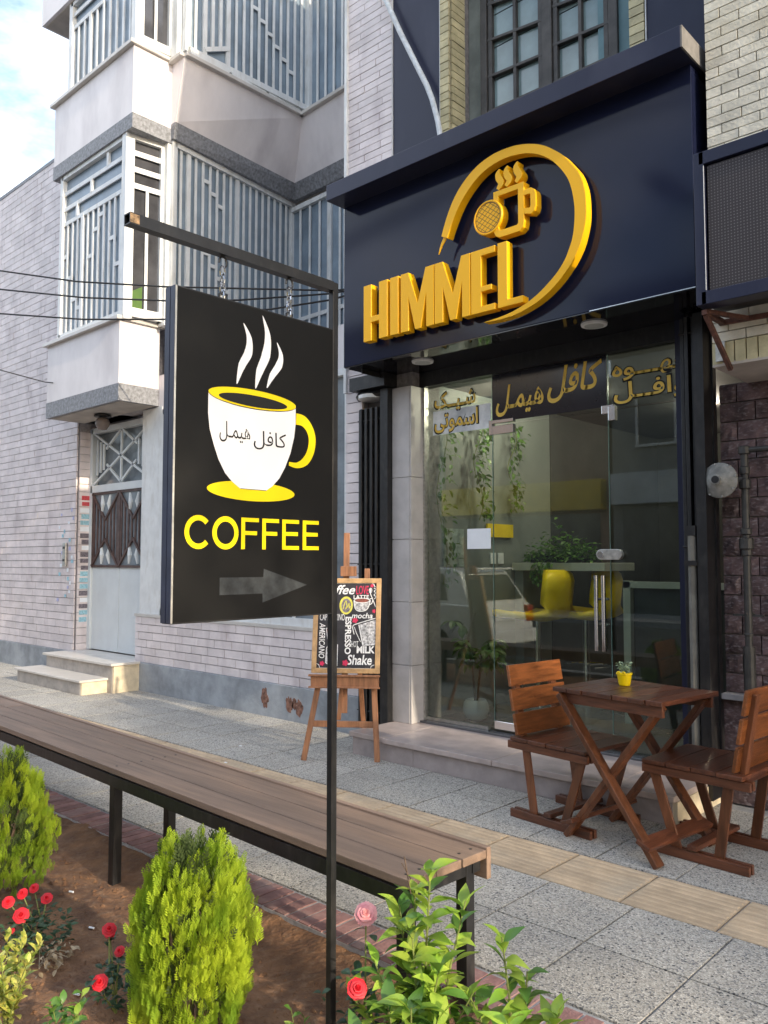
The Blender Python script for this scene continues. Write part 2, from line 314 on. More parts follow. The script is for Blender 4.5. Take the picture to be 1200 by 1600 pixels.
def wloc(o):
    l = Vector(o.location)
    while o.parent: o = o.parent; l = l + Vector(o.location)
    return l
def props(o, label=None, cat=None, group=None, kind=None):
    if label: o['label'] = label
    if cat: o['category'] = cat
    if group: o['group'] = group
    if kind: o['kind'] = kind
    return o
def thing(name, loc, label, cat, group=None):
    o = bpy.data.objects.new(name, None); o.empty_display_size = .1; COL.objects.link(o); o.location = loc; return props(o, label, cat, group)
def obj(name, mb, m, parent=None, bevel=0, smooth=False, label=None, kind=None, fixn=False):
    off = wloc(parent) if parent else Vector((0, 0, 0))
    me = mb.mesh(name, m, off, smooth)
    if fixn:
        import bmesh; bm = bmesh.new(); bm.from_mesh(me); bmesh.ops.recalc_face_normals(bm, faces=bm.faces); bm.to_mesh(me); bm.free()
    o = bpy.data.objects.new(name, me); COL.objects.link(o); o.parent = parent
    if bevel:
        b = o.modifiers.new('bevel', 'BEVEL'); b.width = bevel; b.segments = 2; b.limit_method = 'ANGLE'; b.angle_limit = R(40)
    return props(o, label, None, None, kind)
def single(name, mb, m, label, cat, group=None, bevel=0, smooth=False):
    c = sum(mb.v, Vector()) / len(mb.v); c.z = min(v.z for v in mb.v)
    me = mb.mesh(name, m, c, smooth); o = bpy.data.objects.new(name, me); COL.objects.link(o); o.location = c
    if bevel: b = o.modifiers.new('bevel', 'BEVEL'); b.width = bevel; b.segments = 2; b.limit_method = 'ANGLE'
    return props(o, label, cat, group)
def place(name, me, parent, loc, rot=(0, 0, 0), scale=None):
    o = bpy.data.objects.new(name, me); COL.objects.link(o); o.parent = parent
    o.location = Vector(loc) - (wloc(parent) if parent else Vector()); o.rotation_euler = rot
    if scale: o.scale = scale
    return o
def structure(name, mb, m, bevel=0): return obj(name, mb, m, None, bevel, kind='structure')
def copy_tree(o, parent=None):
    c = o.copy(); COL.objects.link(c); c.parent = parent
    for ch in list(o.children): copy_tree(ch, c)
    return c
BOX = {}
def boxmesh(lx, ly, lz, m, rough=0.):
    k = (round(lx, 3), round(ly, 3), round(lz, 3), m.name, rough > 0 and random.randint(0, 5))
    if k not in BOX:
        b = MB(); 
        if rough:                                         # rock-faced block: front face swells unevenly towards -Y
            nx, nz = 4, 3; vs = []; fs = []
            for j in range(nz + 1):
                for i in range(nx + 1):
                    e = (i in (0, nx)) or (j in (0, nz)); vs.append((-lx / 2 + lx * i / nx, -ly / 2 - (0 if e else random.uniform(.3, 1.) * rough), -lz / 2 + lz * j / nz))
            for j in range(nz):
                for i in range(nx): a = j * (nx + 1) + i; fs.append((a, a + 1, a + nx + 2, a + nx + 1))
            b.add(vs, fs); b.box(-lx / 2, lx / 2, -ly / 2 + .001, ly / 2, -lz / 2, lz / 2)
        else: b.box(-lx / 2, lx / 2, -ly / 2, ly / 2, -lz / 2, lz / 2)
        BOX[k] = b.mesh('brick', m)
    return BOX[k]
CAMP = Vector((0, 0, 1.45))
def bricks(root, m, x0, x1, z0, z1, y, L, H, j=.006, depth=.02, bond=.5, face='-y', rough=0., skip=None, cap=300, name='brick', jit=.0015, budget=None, rag=0.):
    """Courses of single bricks. face '-y': wall in the plane y; face '+x': wall in the plane x=y running along Y from x0 to x1."""
    items = []; nz = max(1, round((z1 - z0) / H)); H = (z1 - z0) / nz
    for r in range(nz):
        a = x0 - (bond * L if r % 2 else 0) - (random.random() * L * rag)
        while a < x1 - 1e-4:
            b = min(a + L, x1); s = max(a, x0)
            if b - s > .025:
                cx, cz = (s + b) / 2, z0 + (r + .5) * H
                if not (skip and skip(cx, cz)): items.append((cx, cz, b - s - j))
            a += L
    def P(c): return Vector((c[0], y, c[1])) if face == '-y' else Vector((y, c[0], c[1]))
    items.sort(key=lambda c: (P(c) - CAMP).length)
    b = MB()
    for i, c in enumerate(items):
        d = depth + random.uniform(-jit, jit)
        p = P(c)
        if i < cap:
            o = place(name, boxmesh(c[2], depth, H - j, m, rough), root, p + (Vector((0, -depth / 2 + random.uniform(-jit, jit), 0)) if face == '-y' else Vector((depth / 2 + random.uniform(-jit, jit), 0, 0))), (0, 0, 0) if face == '-y' else (0, 0, R(90)))
        else:
            if face == '-y': b.box(c[0] - c[2] / 2, c[0] + c[2] / 2, y - d, y, c[1] - (H - j) / 2, c[1] + (H - j) / 2)
            else: b.box(y, y + d, c[0] - c[2] / 2, c[0] + c[2] / 2, c[1] - (H - j) / 2, c[1] + (H - j) / 2)
    if b.v: obj('far_bricks', b, m, root, kind='stuff')
    return max(0, cap - len(items))
def text_mb(body, size, fmap, d, off=0., shear=0., ext=0., sx=1., center=False, font_space=1.):
    c = bpy.data.curves.new('txt', 'FONT'); c.body = body; c.size = size; c.offset = off; c.shear = shear; c.space_character = font_space; c.resolution_u = 3
    if center: c.align_x = 'CENTER'
    o = bpy.data.objects.new('txt', c); COL.objects.link(o); bpy.context.view_layer.update()
    dg = bpy.context.evaluated_depsgraph_get(); me = bpy.data.meshes.new_from_object(o.evaluated_get(dg))
    mb = MB(); vs = [fmap(v.co.x * sx, v.co.y, d) for v in me.vertices]; mb.add(vs, [tuple(p.vertices) for p in me.polygons])
    bpy.data.objects.remove(o); bpy.data.curves.remove(c); bpy.data.meshes.remove(me); return mb
def bounds(mb, ax): return min(v[ax] for v in mb.v), max(v[ax] for v in mb.v)
def fitted_text(body, u0, u1, v0, v1, fmk, d, off=0., shear=0.):
    """text scaled to fill the rectangle u0..u1, v0..v1 of a plane; fmk(u, v, d) gives the point"""
    t = text_mb(body, 1., lambda u, v, d: (u, v, 0), 0, off, shear); a, b = bounds(t, 0); c, e = bounds(t, 1)
    t.v = [Vector(fmk(u0 + (p.x - a) / (b - a) * (u1 - u0), v0 + (p.y - c) / (e - c) * (v1 - v0), d)) for p in t.v]; return t

# ================================================================== GROUND
YW = 4.95                                                 # plane of the facades
g = MB(); g.box(-60, 40, -40, 0.45, -.4, -.13); structure('road', g, M['asphalt'])
g = MB(); g.quad((-300, -300, -.42), (300, -300, -.42), (300, 300, -.42), (-300, 300, -.42)); structure('ground', g, M['asphalt'])
g = MB(); g.box(-40, 20, .45, .62, -.4, 0.0); structure('kerb', g, M['concrete'], .01)
pv = MB(); pv.box(-30, 8, 2.43, 5.3, -.3, -.008); pave = structure('pavement', pv, M['concrete'])
PX = .405; rows = [(2.445, 2.87), (2.87, 3.295), (3.70, 4.11), (4.11, 4.52), (4.52, 4.96)]
slabs = []
for (a, b) in rows:
    for k in range(-44, 6):
        x0 = -1.22 + PX * k; slabs.append((x0, x0 + PX, a, b))
slabs.sort(key=lambda s: (s[0] ** 2 + s[2] ** 2))
SB = {}; rest = MB()
for i, (x0, x1, a, b) in enumerate(slabs):
    lx, ly = x1 - x0 - .010, b - a - .008; k = round(ly, 3)
    if k not in SB:
        q = MB(); q.box(-lx / 2, lx / 2, -ly / 2, ly / 2, -.03, 0); SB[k] = q.mesh('paving_slab', M['terrazzo'])
    if i < 240: place('paving_slab', SB[k], pave, ((x0 + x1) / 2, (a + b) / 2, random.uniform(-.0012, .0012)), (random.uniform(-.002, .002), random.uniform(-.002, .002), 0))
    else: rest.box(x0 + .005, x1 - .005, a + .005, b - .005, -.03, 0)
if rest.v: obj('far_slabs', rest, M['terrazzo'], pave, kind='stuff')
# tactile strip: ribbed tiles
q = MB(); q.box(-.2, .2, -.195, .195, -.03, -.002)
for r in range(9):
    y = -.172 + r * .043; q.add([(-.195, y - .014, -.0021), (.195, y - .014, -.0021), (.195, y + .014, -.0021), (-.195, y + .014, -.0021), (-.19, y - .008, .0022), (.19, y - .008, .0022), (.19, y + .008, .0022), (-.19, y + .008, .0022)],
        [(0, 1, 5, 4), (1, 2, 6, 5), (2, 3, 7, 6), (3, 0, 4, 7), (4, 5, 6, 7)])
tm = q.mesh('tactile_tile', M['tactile'])
for k in range(-42, 6): place('tactile_tile', tm, pave, (-1.292 + .408 * k + .204, 3.4975, random.uniform(-.001, .001)), (0, 0, random.uniform(-.003, .003)))
# brick edging between pavement and planting bed
eb = MB(); eb.box(-30, 8, 2.245, 2.43, -.3, -.005); edge = structure('brick_edging', eb, M['mortarlight'])
q = MB(); q.box(-.0305, .0305, -.09, .09, -.04, 0); km = q.mesh('brick', M['kerbbrick'])
far = MB()
for k in range(0, 330):
    x = .6 - k * .0745; p = (x, 2.337 + .004 * math.sin(x * 1.3), random.uniform(-.0025, .0015))
    if k < 200: place('brick', km, edge, p, (random.uniform(-.008, .008), random.uniform(-.01, .01), random.uniform(-.012, .012)))
    else: far.box(p[0] - .0335, p[0] + .0335, p[1] - .09, p[1] + .09, -.04, p[2])
obj('far_bricks', far, M['kerbbrick'], edge, kind='stuff')
# soil
def hsh(x, y): return (math.sin(x * 3.1 + 1.3 * math.sin(y * 2.3)) * math.cos(y * 3.7 + x) * .5 + math.sin(x * 9.7 + y * 5.1) * .2 + math.sin(x * 23 + y * 17) * .1 + math.sin(x * 41 - y * 37) * .07)
s = MB(); nx, ny = 330, 46; X0, X1, Y0, Y1 = -12., 2., .6, 2.26
vs = []
for j in range(ny + 1):
    for i in range(nx + 1):
        x = X0 + (X1 - X0) * i / nx; y = Y0 + (Y1 - Y0) * j / ny; h = -.06 + .022 * hsh(x, y) + random.uniform(-.004, .004)
        h += .048 * max(0, (y - 2.0) / .26)
        vs.append((x, y, h))
s.add(vs, [(j * (nx + 1) + i, j * (nx + 1) + i + 1, (j + 1) * (nx + 1) + i + 1, (j + 1) * (nx + 1) + i) for j in range(ny) for i in range(nx)])
structure('soil', s, M['soil'])
cl = MB()
for k in range(5200):
    x, y = -.8 - 5 * random.random() ** 1.5, random.uniform(.9, 2.23); r = random.choice([.003, .004, .005, .006, .008, .014]); z = -.06 + .022 * hsh(x, y)
    pts = [(x + r * random.uniform(.6, 1.2) * a, y + r * random.uniform(.6, 1.2) * b, z + r * c) for a, b, c in ((1, 0, 0), (-1, 0, 0), (0, 1, 0), (0, -1, 0), (0, 0, .8), (0, 0, -1))]
    cl.add(pts, [(0, 2, 4), (2, 1, 4), (1, 3, 4), (3, 0, 4)])
obj('soil_crumbs', cl, M['soil'], None, kind='stuff')

# ================================================================== APARTMENT BUILDING (left)
ap = thing('apartment_building', (-9.2, 5.2, 0), 'pale pink stone apartment building with grilled bay windows over its white door', 'building')
b = MB()
b.box(-16, -9.94, YW + .02, 9, -.1, 6.93)
b.box(-9.95, -8.455, 5.22, 9, -.1, 3.2)
b.box(-8.455, -4.85, YW + .02, 9, -.1, .825); b.box(-5.05, -4.85, YW + .02, 9, .82, 3.2)
b.box(-9.8, -8.16, 4.62, 5.0, 4.0, 4.14); b.box(-9.8, -8.16, 4.62, 5.0, 6.3, 7.15); b.box(-9.8, -8.95, 5.0, 9, 3.2, 9.6); b.box(-9.8, -8.4, 5.0, 5.2, 3.2, 9.6)
b.box(-5.03, -4.5, YW + .02, 9, 2.9, 9.6)
b.box(-8.1, -4.4, 7.45, 9, 3.0, 9.6); b.box(-8.455, -5.0, 5.35, 7.4, 0, 3.15)
obj('masonry', b, M['mortarpink'], ap)
bricks(ap, M['pinktile'], -13.6, -9.94, .31, 6.95, YW + .005, .33, .095, .007, .018, .37, cap=150, rag=.3)
bricks(ap, M['pinktile'], -8.455, -4.85, .31, .82, YW + .005, .29, .085, .007, .018, .43, cap=90, rag=.4)
bricks(ap, M['pinktile'], -5.04, -4.84, .82, 2.98, YW + .005, .29, .086, .007, .018, .4, cap=40)
bricks(ap, M['pinktile'], -5.03, -4.5, 2.98, 6.7, YW + .005, .42, .062, .006, .016, .5, cap=140, rag=.2)
bricks(ap, M['pinktile'], 4.97, 5.16, .31, 3.1, -9.94, .19, .095, .007, .015, 0, face='+x', cap=30)
b = MB(); b.beam((-5.035, 4.94, 2.9), (-5.035, 4.94, 8), .03, .05, (0, 1, 0)); obj('corner_bead', b, M['whitepaint'], ap)
b = MB(); b.box(-16, -9.9, YW - .02, 9, 6.93, 6.98); obj('roof_edge', b, M['band'], ap)
# plinth (cement, uneven face)
b = MB(); b.box(-16, -9.94, YW - .035, 5.1, -.02, .31); b.box(-8.455, -4.5, YW - .035, 5.1, -.02, .31); pl = obj('plinth', b, M['plinth'], ap, .004)
for i, (x, z, rx, rz) in enumerate(((-6.09, .165, .05, .085), (-5.74, .14, .05, .07), (-5.60, .13, .045, .075), (-5.67, .16, .03, .05))):
    q = MB(); pts = []
    for k in range(22): a = 2 * math.pi * k / 22; rr = 1 + random.uniform(-.22, .22); pts.append((x + rx * rr * math.cos(a), z + rz * rr * math.sin(a)))
    q.prism(pts, lambda u, v, d: (u, d, v), YW - .0372, YW - .034); obj('rust_patch', q, M['rust'], pl, fixn=True)

# --- bays: parapets, caps, bands
def parapet(z0, z1, zb, XL, XR, Yf, rec, top=True):
    """bay parapet XL..XR at Yf then the recess line through the points rec"""
    b = MB(); b.box(XL, XR, Yf, 5.0, zb, z1); obj('parapet', b, M['render'], ap, .004)
    b = MB(); b.box(XL - .004, XR + .004, Yf - .004, 5.0, z0, zb); obj('stone_band', b, M['band'], ap)
    b = MB(); b.box(XL - .05, XR + .035, Yf - .05, 5.05, z1, z1 + .045); obj('sill_cap', b, M['steptop'], ap, .006)
parapet(3.20, 4.09, 3.39, -9.88, -8.14, 4.5, None)
parapet(6.20, 7.14, 6.37, -9.84, -7.95, 4.5, None)
b = MB(); b.box(-9.84, -8.18, 4.54, 4.97, 3.194, 3.2); sof = obj('soffit', b, M['soffit'], ap)
b = MB(); b.box(-10.24, -7.9, 4.48, 5.6, 8.385, 9.2); obj('top_slab', b, M['render'], ap)
b = MB(); b.box(-10.20, -7.94, 4.52, 5.6, 8.375, 8.385); obj('soffit', b, M['soffit'], ap)
# recess of the second bay (zigzag), upper parapet; upper line U, lower line V
def wallstrip(name, m, U, z1, V, z0, thick=.08):
    b = MB(); n = len(U)
    for i in range(n - 1):
        p = [(U[i][0], U[i][1], z1), (U[i + 1][0], U[i + 1][1], z1), (V[i + 1][0], V[i + 1][1], z0), (V[i][0], V[i][1], z0)]
        back = [(x - thick * .7, y + thick, z) for x, y, z in p]
        b.add(p + back, [(3, 2, 1, 0), (4, 5, 6, 7), (0, 1, 5, 4), (2, 3, 7, 6), (1, 2, 6, 5), (3, 0, 4, 7)])
    return obj(name, b, m, ap)
U = [(-7.98, 4.985), (-7.70, 4.985), (-7.69, 6.73), (-5.0, 6.60)]
V = [(-8.02, 4.985), (-7.90, 4.985), (-8.12, 6.98), (-5.0, 6.88)]
Vm = [(-8.01, 4.985), (-7.86, 4.985), (-8.02, 6.90), (-5.0, 6.80)]
wallstrip('parapet', M['render'], U, 7.12, Vm, 6.42)
wallstrip('stone_band', M['band'], [(a + .004, c - .004) for a, c in Vm], 6.42, [(a + .004, c - .004) for a, c in V], 6.24)
b = MB()
for i in range(3):
    a, c = Vector((*U[i], 7.14)), Vector((*U[i + 1], 7.14)); b.beam(a, c, .11, .045)
obj('sill_cap', b, M['steptop'], ap, .006)
for k in range(3):                                       # loose upstand pieces on the cap, one per length of sheet
    t0, t1 = k / 3 + .01, (k + 1) / 3 - .01; a, c = Vector((-7.70, 5.05, 7.20)), Vector((-7.69, 6.70, 7.20)); q = MB(); q.beam(a.lerp(c, t0) + Vector((.01, 0, .003 * k)), a.lerp(c, t1), .05, .07); obj('upstand', q, M['whitepaint'], ap)
b = MB(); b.box(-8.9, -5.0, 7.14, 7.5, 6.0, 6.9); obj('recess_soffit', b, M['soffit'], ap)
b = MB(); b.box(-8.2, -5.0, 5.0, 5.2, 3.1, 3.55); obj('lower_parapet', b, M['render'], ap)

def grille(P, Q, z0, z1, m_pane, posts=(), bars=(), hors=(), ties=(), diags=(), inset=.018, bw=.034, edge=.07, topf=.06):
    """white steel window between plan points P and Q: frame, mullion bars, short ties between bars (fractions of the width / height)"""
    P, Q = Vector((*P, 0)), Vector((*Q, 0)); d = (Q - P); L = d.length; d.normalize(); n = d.cross(Vector((0, 0, 1))); H = z1 - z0
    def pt(u, v, o=0): return P + d * (u * L) + n * o + Vector((0, 0, z0 + v * H))
    def bar(u0, v0, u1, v1, w, t, name, o, par):
        q = MB(); a, c = pt(u0, v0, o), pt(u1, v1, o); q.beam(a, c, w, t, n) if abs(v1 - v0) < 1e-6 or True else None
        # width lies in the window plane, t along the normal
        return obj(name, q, M['whitepaint'], par)
    fr = MB(); e = edge
    def fb(u0, v0, u1, v1, w): fr.beam(pt(u0, v0), pt(u1, v1), w, .07, n)
    fb(0, .0, 0, 1, e); fb(1, 0, 1, 1, e); fb(0, e / 2 / H, 1, e / 2 / H, e); fb(0, 1 - topf / 2 / H, 1, 1 - topf / 2 / H, topf)
    f = obj('window', fr, M['whitepaint'], ap)
    q = MB(); q.add([pt(0, 0, -inset), pt(1, 0, -inset), pt(1, 1, -inset), pt(0, 1, -inset), pt(0, 0, -inset - .02), pt(1, 0, -inset - .02), pt(1, 1, -inset - .02), pt(0, 1, -inset - .02)], [(0, 1, 2, 3), (7, 6, 5, 4)])
    obj('pane', q, m_pane, f)
    for u, v0, v1, w in posts: bar(u, v0, u, v1, w, .03, 'post', .003, f)
    for u, v0, v1 in bars: bar(u, v0, u, v1, bw, .014, 'bar', .004, f)
    for v, u0, u1, w in hors: bar(u0, v, u1, v, w, .016, 'rail', .006, f)
    for u0, u1, v, in ties: bar(u0, v, u1, v, .045, .012, 'tie', .0035, f)
    for u0, v0, u1, v1 in diags: bar(u0, v0, u1, v1, .05, .028, 'brace', .012, f)
    return f
# first bay, lower window, front face (P left, Q right)
zt = lambda v: v
nb = 11; us = [(i + 1) / (nb + 1) for i in range(nb)]
ties = []
for i, v in enumerate((.50, .36, .22, .16, .0, .43, .57, .64, .0, .47, .31)):
    if v: u0 = us[i - 1] if i else 0; ties.append((u0, us[i], v))
ties.append((us[-1], 1, .27))
grille((-9.66, 4.56), (-8.14, 4.56), 4.14, 6.21, M['bluepane'], bars=[(u, 0, .70) for u in us],
       hors=[(.70, 0, 1, .05), (.79, 0, 1, .05), (.885, 0, 1, .05)], posts=[(.72, .89, 1, .045), (.47, .80, .88, .045), (.24, .71, .79, .045), (.335, 0, .70, .06)], ties=ties)
# side face of the first bay: dark panes
grille((-8.115, 4.56), (-8.06, 4.97), 4.14, 6.21, M['darkpane'], hors=[(.90, 0, 1, .06), (.81, 0, 1, .06), (.72, 0, 1, .06)], bars=[(.52, 0, .72)], edge=.10)
b = MB(); b.beam((-8.13, 4.56, 4.1), (-8.13, 4.56, 6.22), .10, .10, (0, 1, 0)); obj('corner_post', b, M['whitepaint'], ap)
b = MB(); b.beam((-8.04, 5.0, 4.1), (-8.02, 5.0, 6.22), .12, .10, (0, 1, 0)); obj('corner_post', b, M['whitepaint'], ap)
q = MB(); q.add([(-8.093, 4.60, 4.22), (-8.08, 4.73, 4.22), (-8.08, 4.73, 4.5), (-8.093, 4.60, 4.42)], [(0, 1, 2, 3)]); obj('potted_leaves_print', q, M['leafgreen'], ap)
# upper window of the first bay
us = [(i + 1) / 10 for i in range(9)]
grille((-9.52, 4.56), (-7.98, 4.56), 7.19, 8.39, M['bluepane'], bars=[(u, 0, .72 if u < .55 else 1) for u in us], hors=[(.72, 0, .5, .05), (.86, 0, .35, .05)], posts=[(.3, 0, .72, .06)], edge=.08)
grille((-7.97, 4.56), (-7.94, 4.97), 7.19, 8.39, M['darkpane'], bars=[(.5, 0, 1)], edge=.10)
b = MB(); b.beam((-7.98, 4.56, 7.15), (-7.98, 4.56, 8.4), .10, .10, (0, 1, 0)); obj('corner_post', b, M['whitepaint'], ap)
b = MB(); b.beam((-7.86, 5.0, 7.15), (-7.86, 5.0, 8.6), .14, .12, (0, 1, 0)); obj('corner_post', b, M['whitepaint'], ap)
# recess windows, lower
nb = 17; us = [(i + 1) / (nb + 1) for i in range(nb)]
st = [(us[i], us[i + 1], .50 - .055 * k) for k, i in enumerate((3, 4, 5, 6, 7, 8, 9))] + [(us[i], us[i + 1], .88 - .05 * k) for k, i in enumerate((3, 4, 5))] + [(0, us[2], .55)]
grille((-7.97, 5.03), (-8.22, 7.02), 3.95, 6.24, M['bluepane'], bars=[(u, 0, 1) for u in us], ties=st, posts=[(us[1], 0, 1, .055), (us[8], 0, 1, .055)])
nb = 15; us = [(i + 1) / (nb + 1) for i in range(nb)]
grille((-8.22, 7.02), (-5.1, 6.92), 3.95, 6.16, M['bluepane'], bars=[(u, 0, 1) for u in us], hors=[(.30, .0, .5, .05)], posts=[(us[3], 0, 1, .07), (us[8], 0, 1, .07)], ties=[(us[2], us[3], .17)])
# recess windows, upper
nb = 15; us = [(i + 1) / (nb + 1) for i in range(nb)]
grille((-7.73, 5.03), (-7.66, 6.80), 7.20, 9.4, M['bluepane'], bars=[(u, 0, 1) for u in us if not .13 < u < .3], ties=[(us[i], us[i + 1], .50 - .052 * k) for k, i in enumerate((6, 7, 8, 9, 10, 11, 12))],
       diags=[(.13, .06, .31, .13)], posts=[(.13, 0, 1, .055), (.31, 0, 1, .055), (.19, .09, 1, .04), (.25, .11, 1, .04)])
nb = 15; us = [(i + 1) / (nb + 1) for i in range(nb)]
grille((-7.62, 6.80), (-5.1, 6.70), 7.16, 9.4, M['bluepane'], bars=[(u, 0, 1) for u in us], edge=.05)
# ground-floor window beside the door, mostly behind the hanging sign
grille((-8.03, 5.02), (-5.06, 5.02), .83, 3.15, M['doorpane'], bars=[(.25, 0, 1), (.5, 0, 1), (.75, 0, 1)], edge=.09)
b = MB(); b.box(-8.46, -8.05, 4.99, 5.2, .83, 3.19); b2 = obj('door_column', b, M['whitepaint'], ap, .004)
b = MB(); b.box(-8.47, -5.0, 4.93, 5.04, .82, .85); obj('window_sill', b, M['steptop'], ap)

# --- entrance door
dr = MB(); Yd = 5.15
dr.beam((-9.90, Yd, .33), (-9.90, Yd, 3.14), .07, .08, (0, 1, 0)); dr.beam((-8.49, Yd, .33), (-8.49, Yd, 3.14), .08, .08, (0, 1, 0))
dr.beam((-9.9, Yd, 2.36), (-8.49, Yd, 2.36), .09, .08, (0, 1, 0)); dr.beam((-9.9, Yd, 3.11), (-8.49, Yd, 3.11), .07, .08, (0, 1, 0))
door = obj('entrance_door', dr, M['doorwhite'], ap)
for x0, x1 in ((-9.865, -9.20), (-9.19, -8.53)):
    q = MB(); q.box(x0, x1, Yd - .01, Yd + .03, .335, 2.31); lf = obj('door_leaf', q, M['doorwhite'], door, .003)
q = MB(); q.quad((-9.87, Yd + .05, 2.4), (-8.52, Yd + .05, 2.4), (-8.52, Yd + .05, 3.1), (-9.87, Yd + .05, 3.1)); obj('transom_pane', q, M['doorpane'], door)
TR = [((-9.87, 2.42), (-8.52, 3.08)), ((-9.87, 3.08), (-8.52, 2.42)), ((-9.19, 3.08), (-8.82, 2.86)), ((-9.19, 3.08), (-9.56, 2.86)), ((-9.19, 2.42), (-8.84, 2.66)), ((-9.19, 2.42), (-9.54, 2.66)), ((-9.19, 2.4), (-9.19, 3.1))]
for x in (-9.78, -9.70, -9.62, -8.60, -8.69, -8.78): TR.append(((x, 2.75 - abs(abs(x + 9.19) - .68) * .0 - (.66 - abs(x + 9.19)) * -.0 - .24 * (abs(x + 9.19) / .67)), (x, 2.75 + .27 * (abs(x + 9.19) / .67))))
for a, c in TR:
    q = MB(); q.beam((a[0], Yd - .012, a[1]), (c[0], Yd - .012, c[1]), .028, .02, (0, 1, 0)); obj('transom_bar', q, M['doorwhite'], door)
for x0, x1 in ((-9.86, -9.20), (-9.19, -8.53)):
    q = MB(); z0, z1 = 1.38, 2.30; xm = (x0 + x1) / 2; yy = Yd - .02
    q.beam((x0, yy, z0), (x1, yy, z0), .03, .02, (0, 1, 0)); q.beam((x0, yy, z1), (x1, yy, z1), .03, .02, (0, 1, 0)); q.beam((x0 + .01, yy, z0), (x0 + .01, yy, z1), .03, .02, (0, 1, 0)); q.beam((x1 - .01, yy, z0), (x1 - .01, yy, z1), .03, .02, (0, 1, 0))
    iron = obj('iron_grille', q, M['ironbrown'], door)
    q = MB(); q.box(x0 + .02, x1 - .02, Yd - .012, Yd - .011, z0, z1); obj('grille_backing', q, M['doorpane'], iron)
    for a, c in (((x0, z0), (xm, 1.72)), ((x1, z0), (xm, 1.72)), ((x0, z1), (xm, 1.96)), ((x1, z1), (xm, 1.96))):
        q = MB(); q.beam((a[0], yy - .008, a[1]), (c[0], yy - .008, c[1]), .03, .02, (0, 1, 0)); obj('iron_bar', q, M['ironbrown'], iron)
    for k in range(8):
        x = x0 + .045 + k * .0815; t = abs(x - xm) / (xm - x0)
        if t > .12:
            q = MB(); q.beam((x, yy, 1.72 - .34 * t), (x, yy, 1.96 + .34 * t), .030, .012, (0, 1, 0)); obj('iron_bar', q, M['ironbrown'], iron)
    for s_ in (-1, 1):
        for zc, hh in ((1.52, .11), (2.16, .11)):
            q = MB(); q.tube([(xm + s_ * .10, yy + .002, zc - hh), (xm + s_ * .075, yy + .002, zc), (xm + s_ * .10, yy + .002, zc + hh)], [.012, .035, .012], 6); obj('iron_scroll', q, M['doorwhite'], iron)
# porch lamp, steps, intercom
q = MB(); q.lathe((-9.04, 4.80, 3.14), [(.0, -.14), (.05, -.13), (.078, -.085), (.085, -.05), (.07, -.01), (.05, .01)], 18); pl_ = thing('porch_lamp', (-9.04, 4.80, 3.19), 'round porch lamp on dark rose under the left bay', 'lamp')
obj('globe', q, mat('dusty_globe', (.20, .16, .14), .4), pl_, smooth=True); q = MB(); q.lathe((-9.04, 4.80, 3.16), [(.10, 0), (.10, .02), (.06, .03), (.05, .034)], 18); obj('ceiling_rose', q, M['black'], pl_)
st_ = thing('entrance_steps', (-9.2, 4.6, 0), 'two pale marble steps below the white apartment door', 'steps')
q = MB(); q.box(-10.05, -8.47, 4.30, 4.62, 0, .135); obj('riser', q, M['stepside'], st_, .003)
q = MB(); q.box(-8.47, -8.445, 4.305, 4.62, 0, .135); obj('end_face', q, M['sunlitstone'], st_)
q = MB(); q.box(-10.08, -8.425, 4.27, 4.62, .135, .16); obj('tread', q, M['steptop'], st_, .004)
q = MB(); q.box(-9.93, -8.34, 4.60, 5.13, 0, .298); obj('riser', q, M['stepside'], st_, .003)
q = MB(); q.box(-8.34, -8.315, 4.605, 4.93, 0, .298); obj('end_face', q, M['sunlitstone'], st_)
q = MB(); q.box(-9.96, -8.29, 4.56, 4.912, .298, .325); q.box(-9.92, -8.46, 4.912, 5.13, .298, .325); obj('tread', q, M['steptop'], st_, .004)
q = MB(); q.box(-10.21, -10.12, 4.90, 4.93, 1.38, 1.68); it = thing('intercom', (-10.16, 4.93, 1.38), 'steel intercom panel on the pink wall left of the white door', 'intercom'); obj('panel', q, M['zinc'], it, .008)
for z in (1.44, 1.60): q = MB(); q.box(-10.19, -10.14, 4.895, 4.90, z, z + .03); obj('button', q, M['black'], it)
cols = ['stickblue', 'stickviolet', 'stickdark', 'paper', 'stickred']
def sticker(x, y, z, wd, h, c, face, lab):
    q = MB()
    if face == 'x': q.box(x, x + .0016, y - wd / 2, y + wd / 2, z - h / 2, z + h / 2)
    else: q.box(x - wd / 2, x + wd / 2, y - .0016, y, z - h / 2, z + h / 2)
    single('sticker', q, M[c], lab, 'sticker', 'advert stickers beside the apartment door')
ORD = 'first second third fourth fifth sixth seventh eighth ninth tenth eleventh twelfth thirteenth fourteenth fifteenth sixteenth seventeenth eighteenth nineteenth twentieth twenty-first twenty-second'.split()
words = {'stickblue': 'small pale blue', 'stickviolet': 'small violet', 'stickdark': 'small dark', 'paper': 'small white', 'stickred': 'small red'}
z = 2.25
for i, c in enumerate(['stickred', 'stickred', 'paper', 'stickblue', 'stickblue', 'paper', 'stickdark', 'stickdark', 'paper', 'stickdark', 'stickdark', 'stickdark', 'stickblue', 'stickblue', 'stickblue', 'stickdark', 'paper', 'stickdark', 'stickblue', 'stickblue']):
    sticker(-9.9235, 5.06 + random.uniform(-.01, .01), z, random.uniform(.10, .13), random.uniform(.05, .065), c, 'x', words[c] + ' sticker on the door reveal, ' + ORD[i] + ' from the top of the row'); z -= random.uniform(.075, .09)
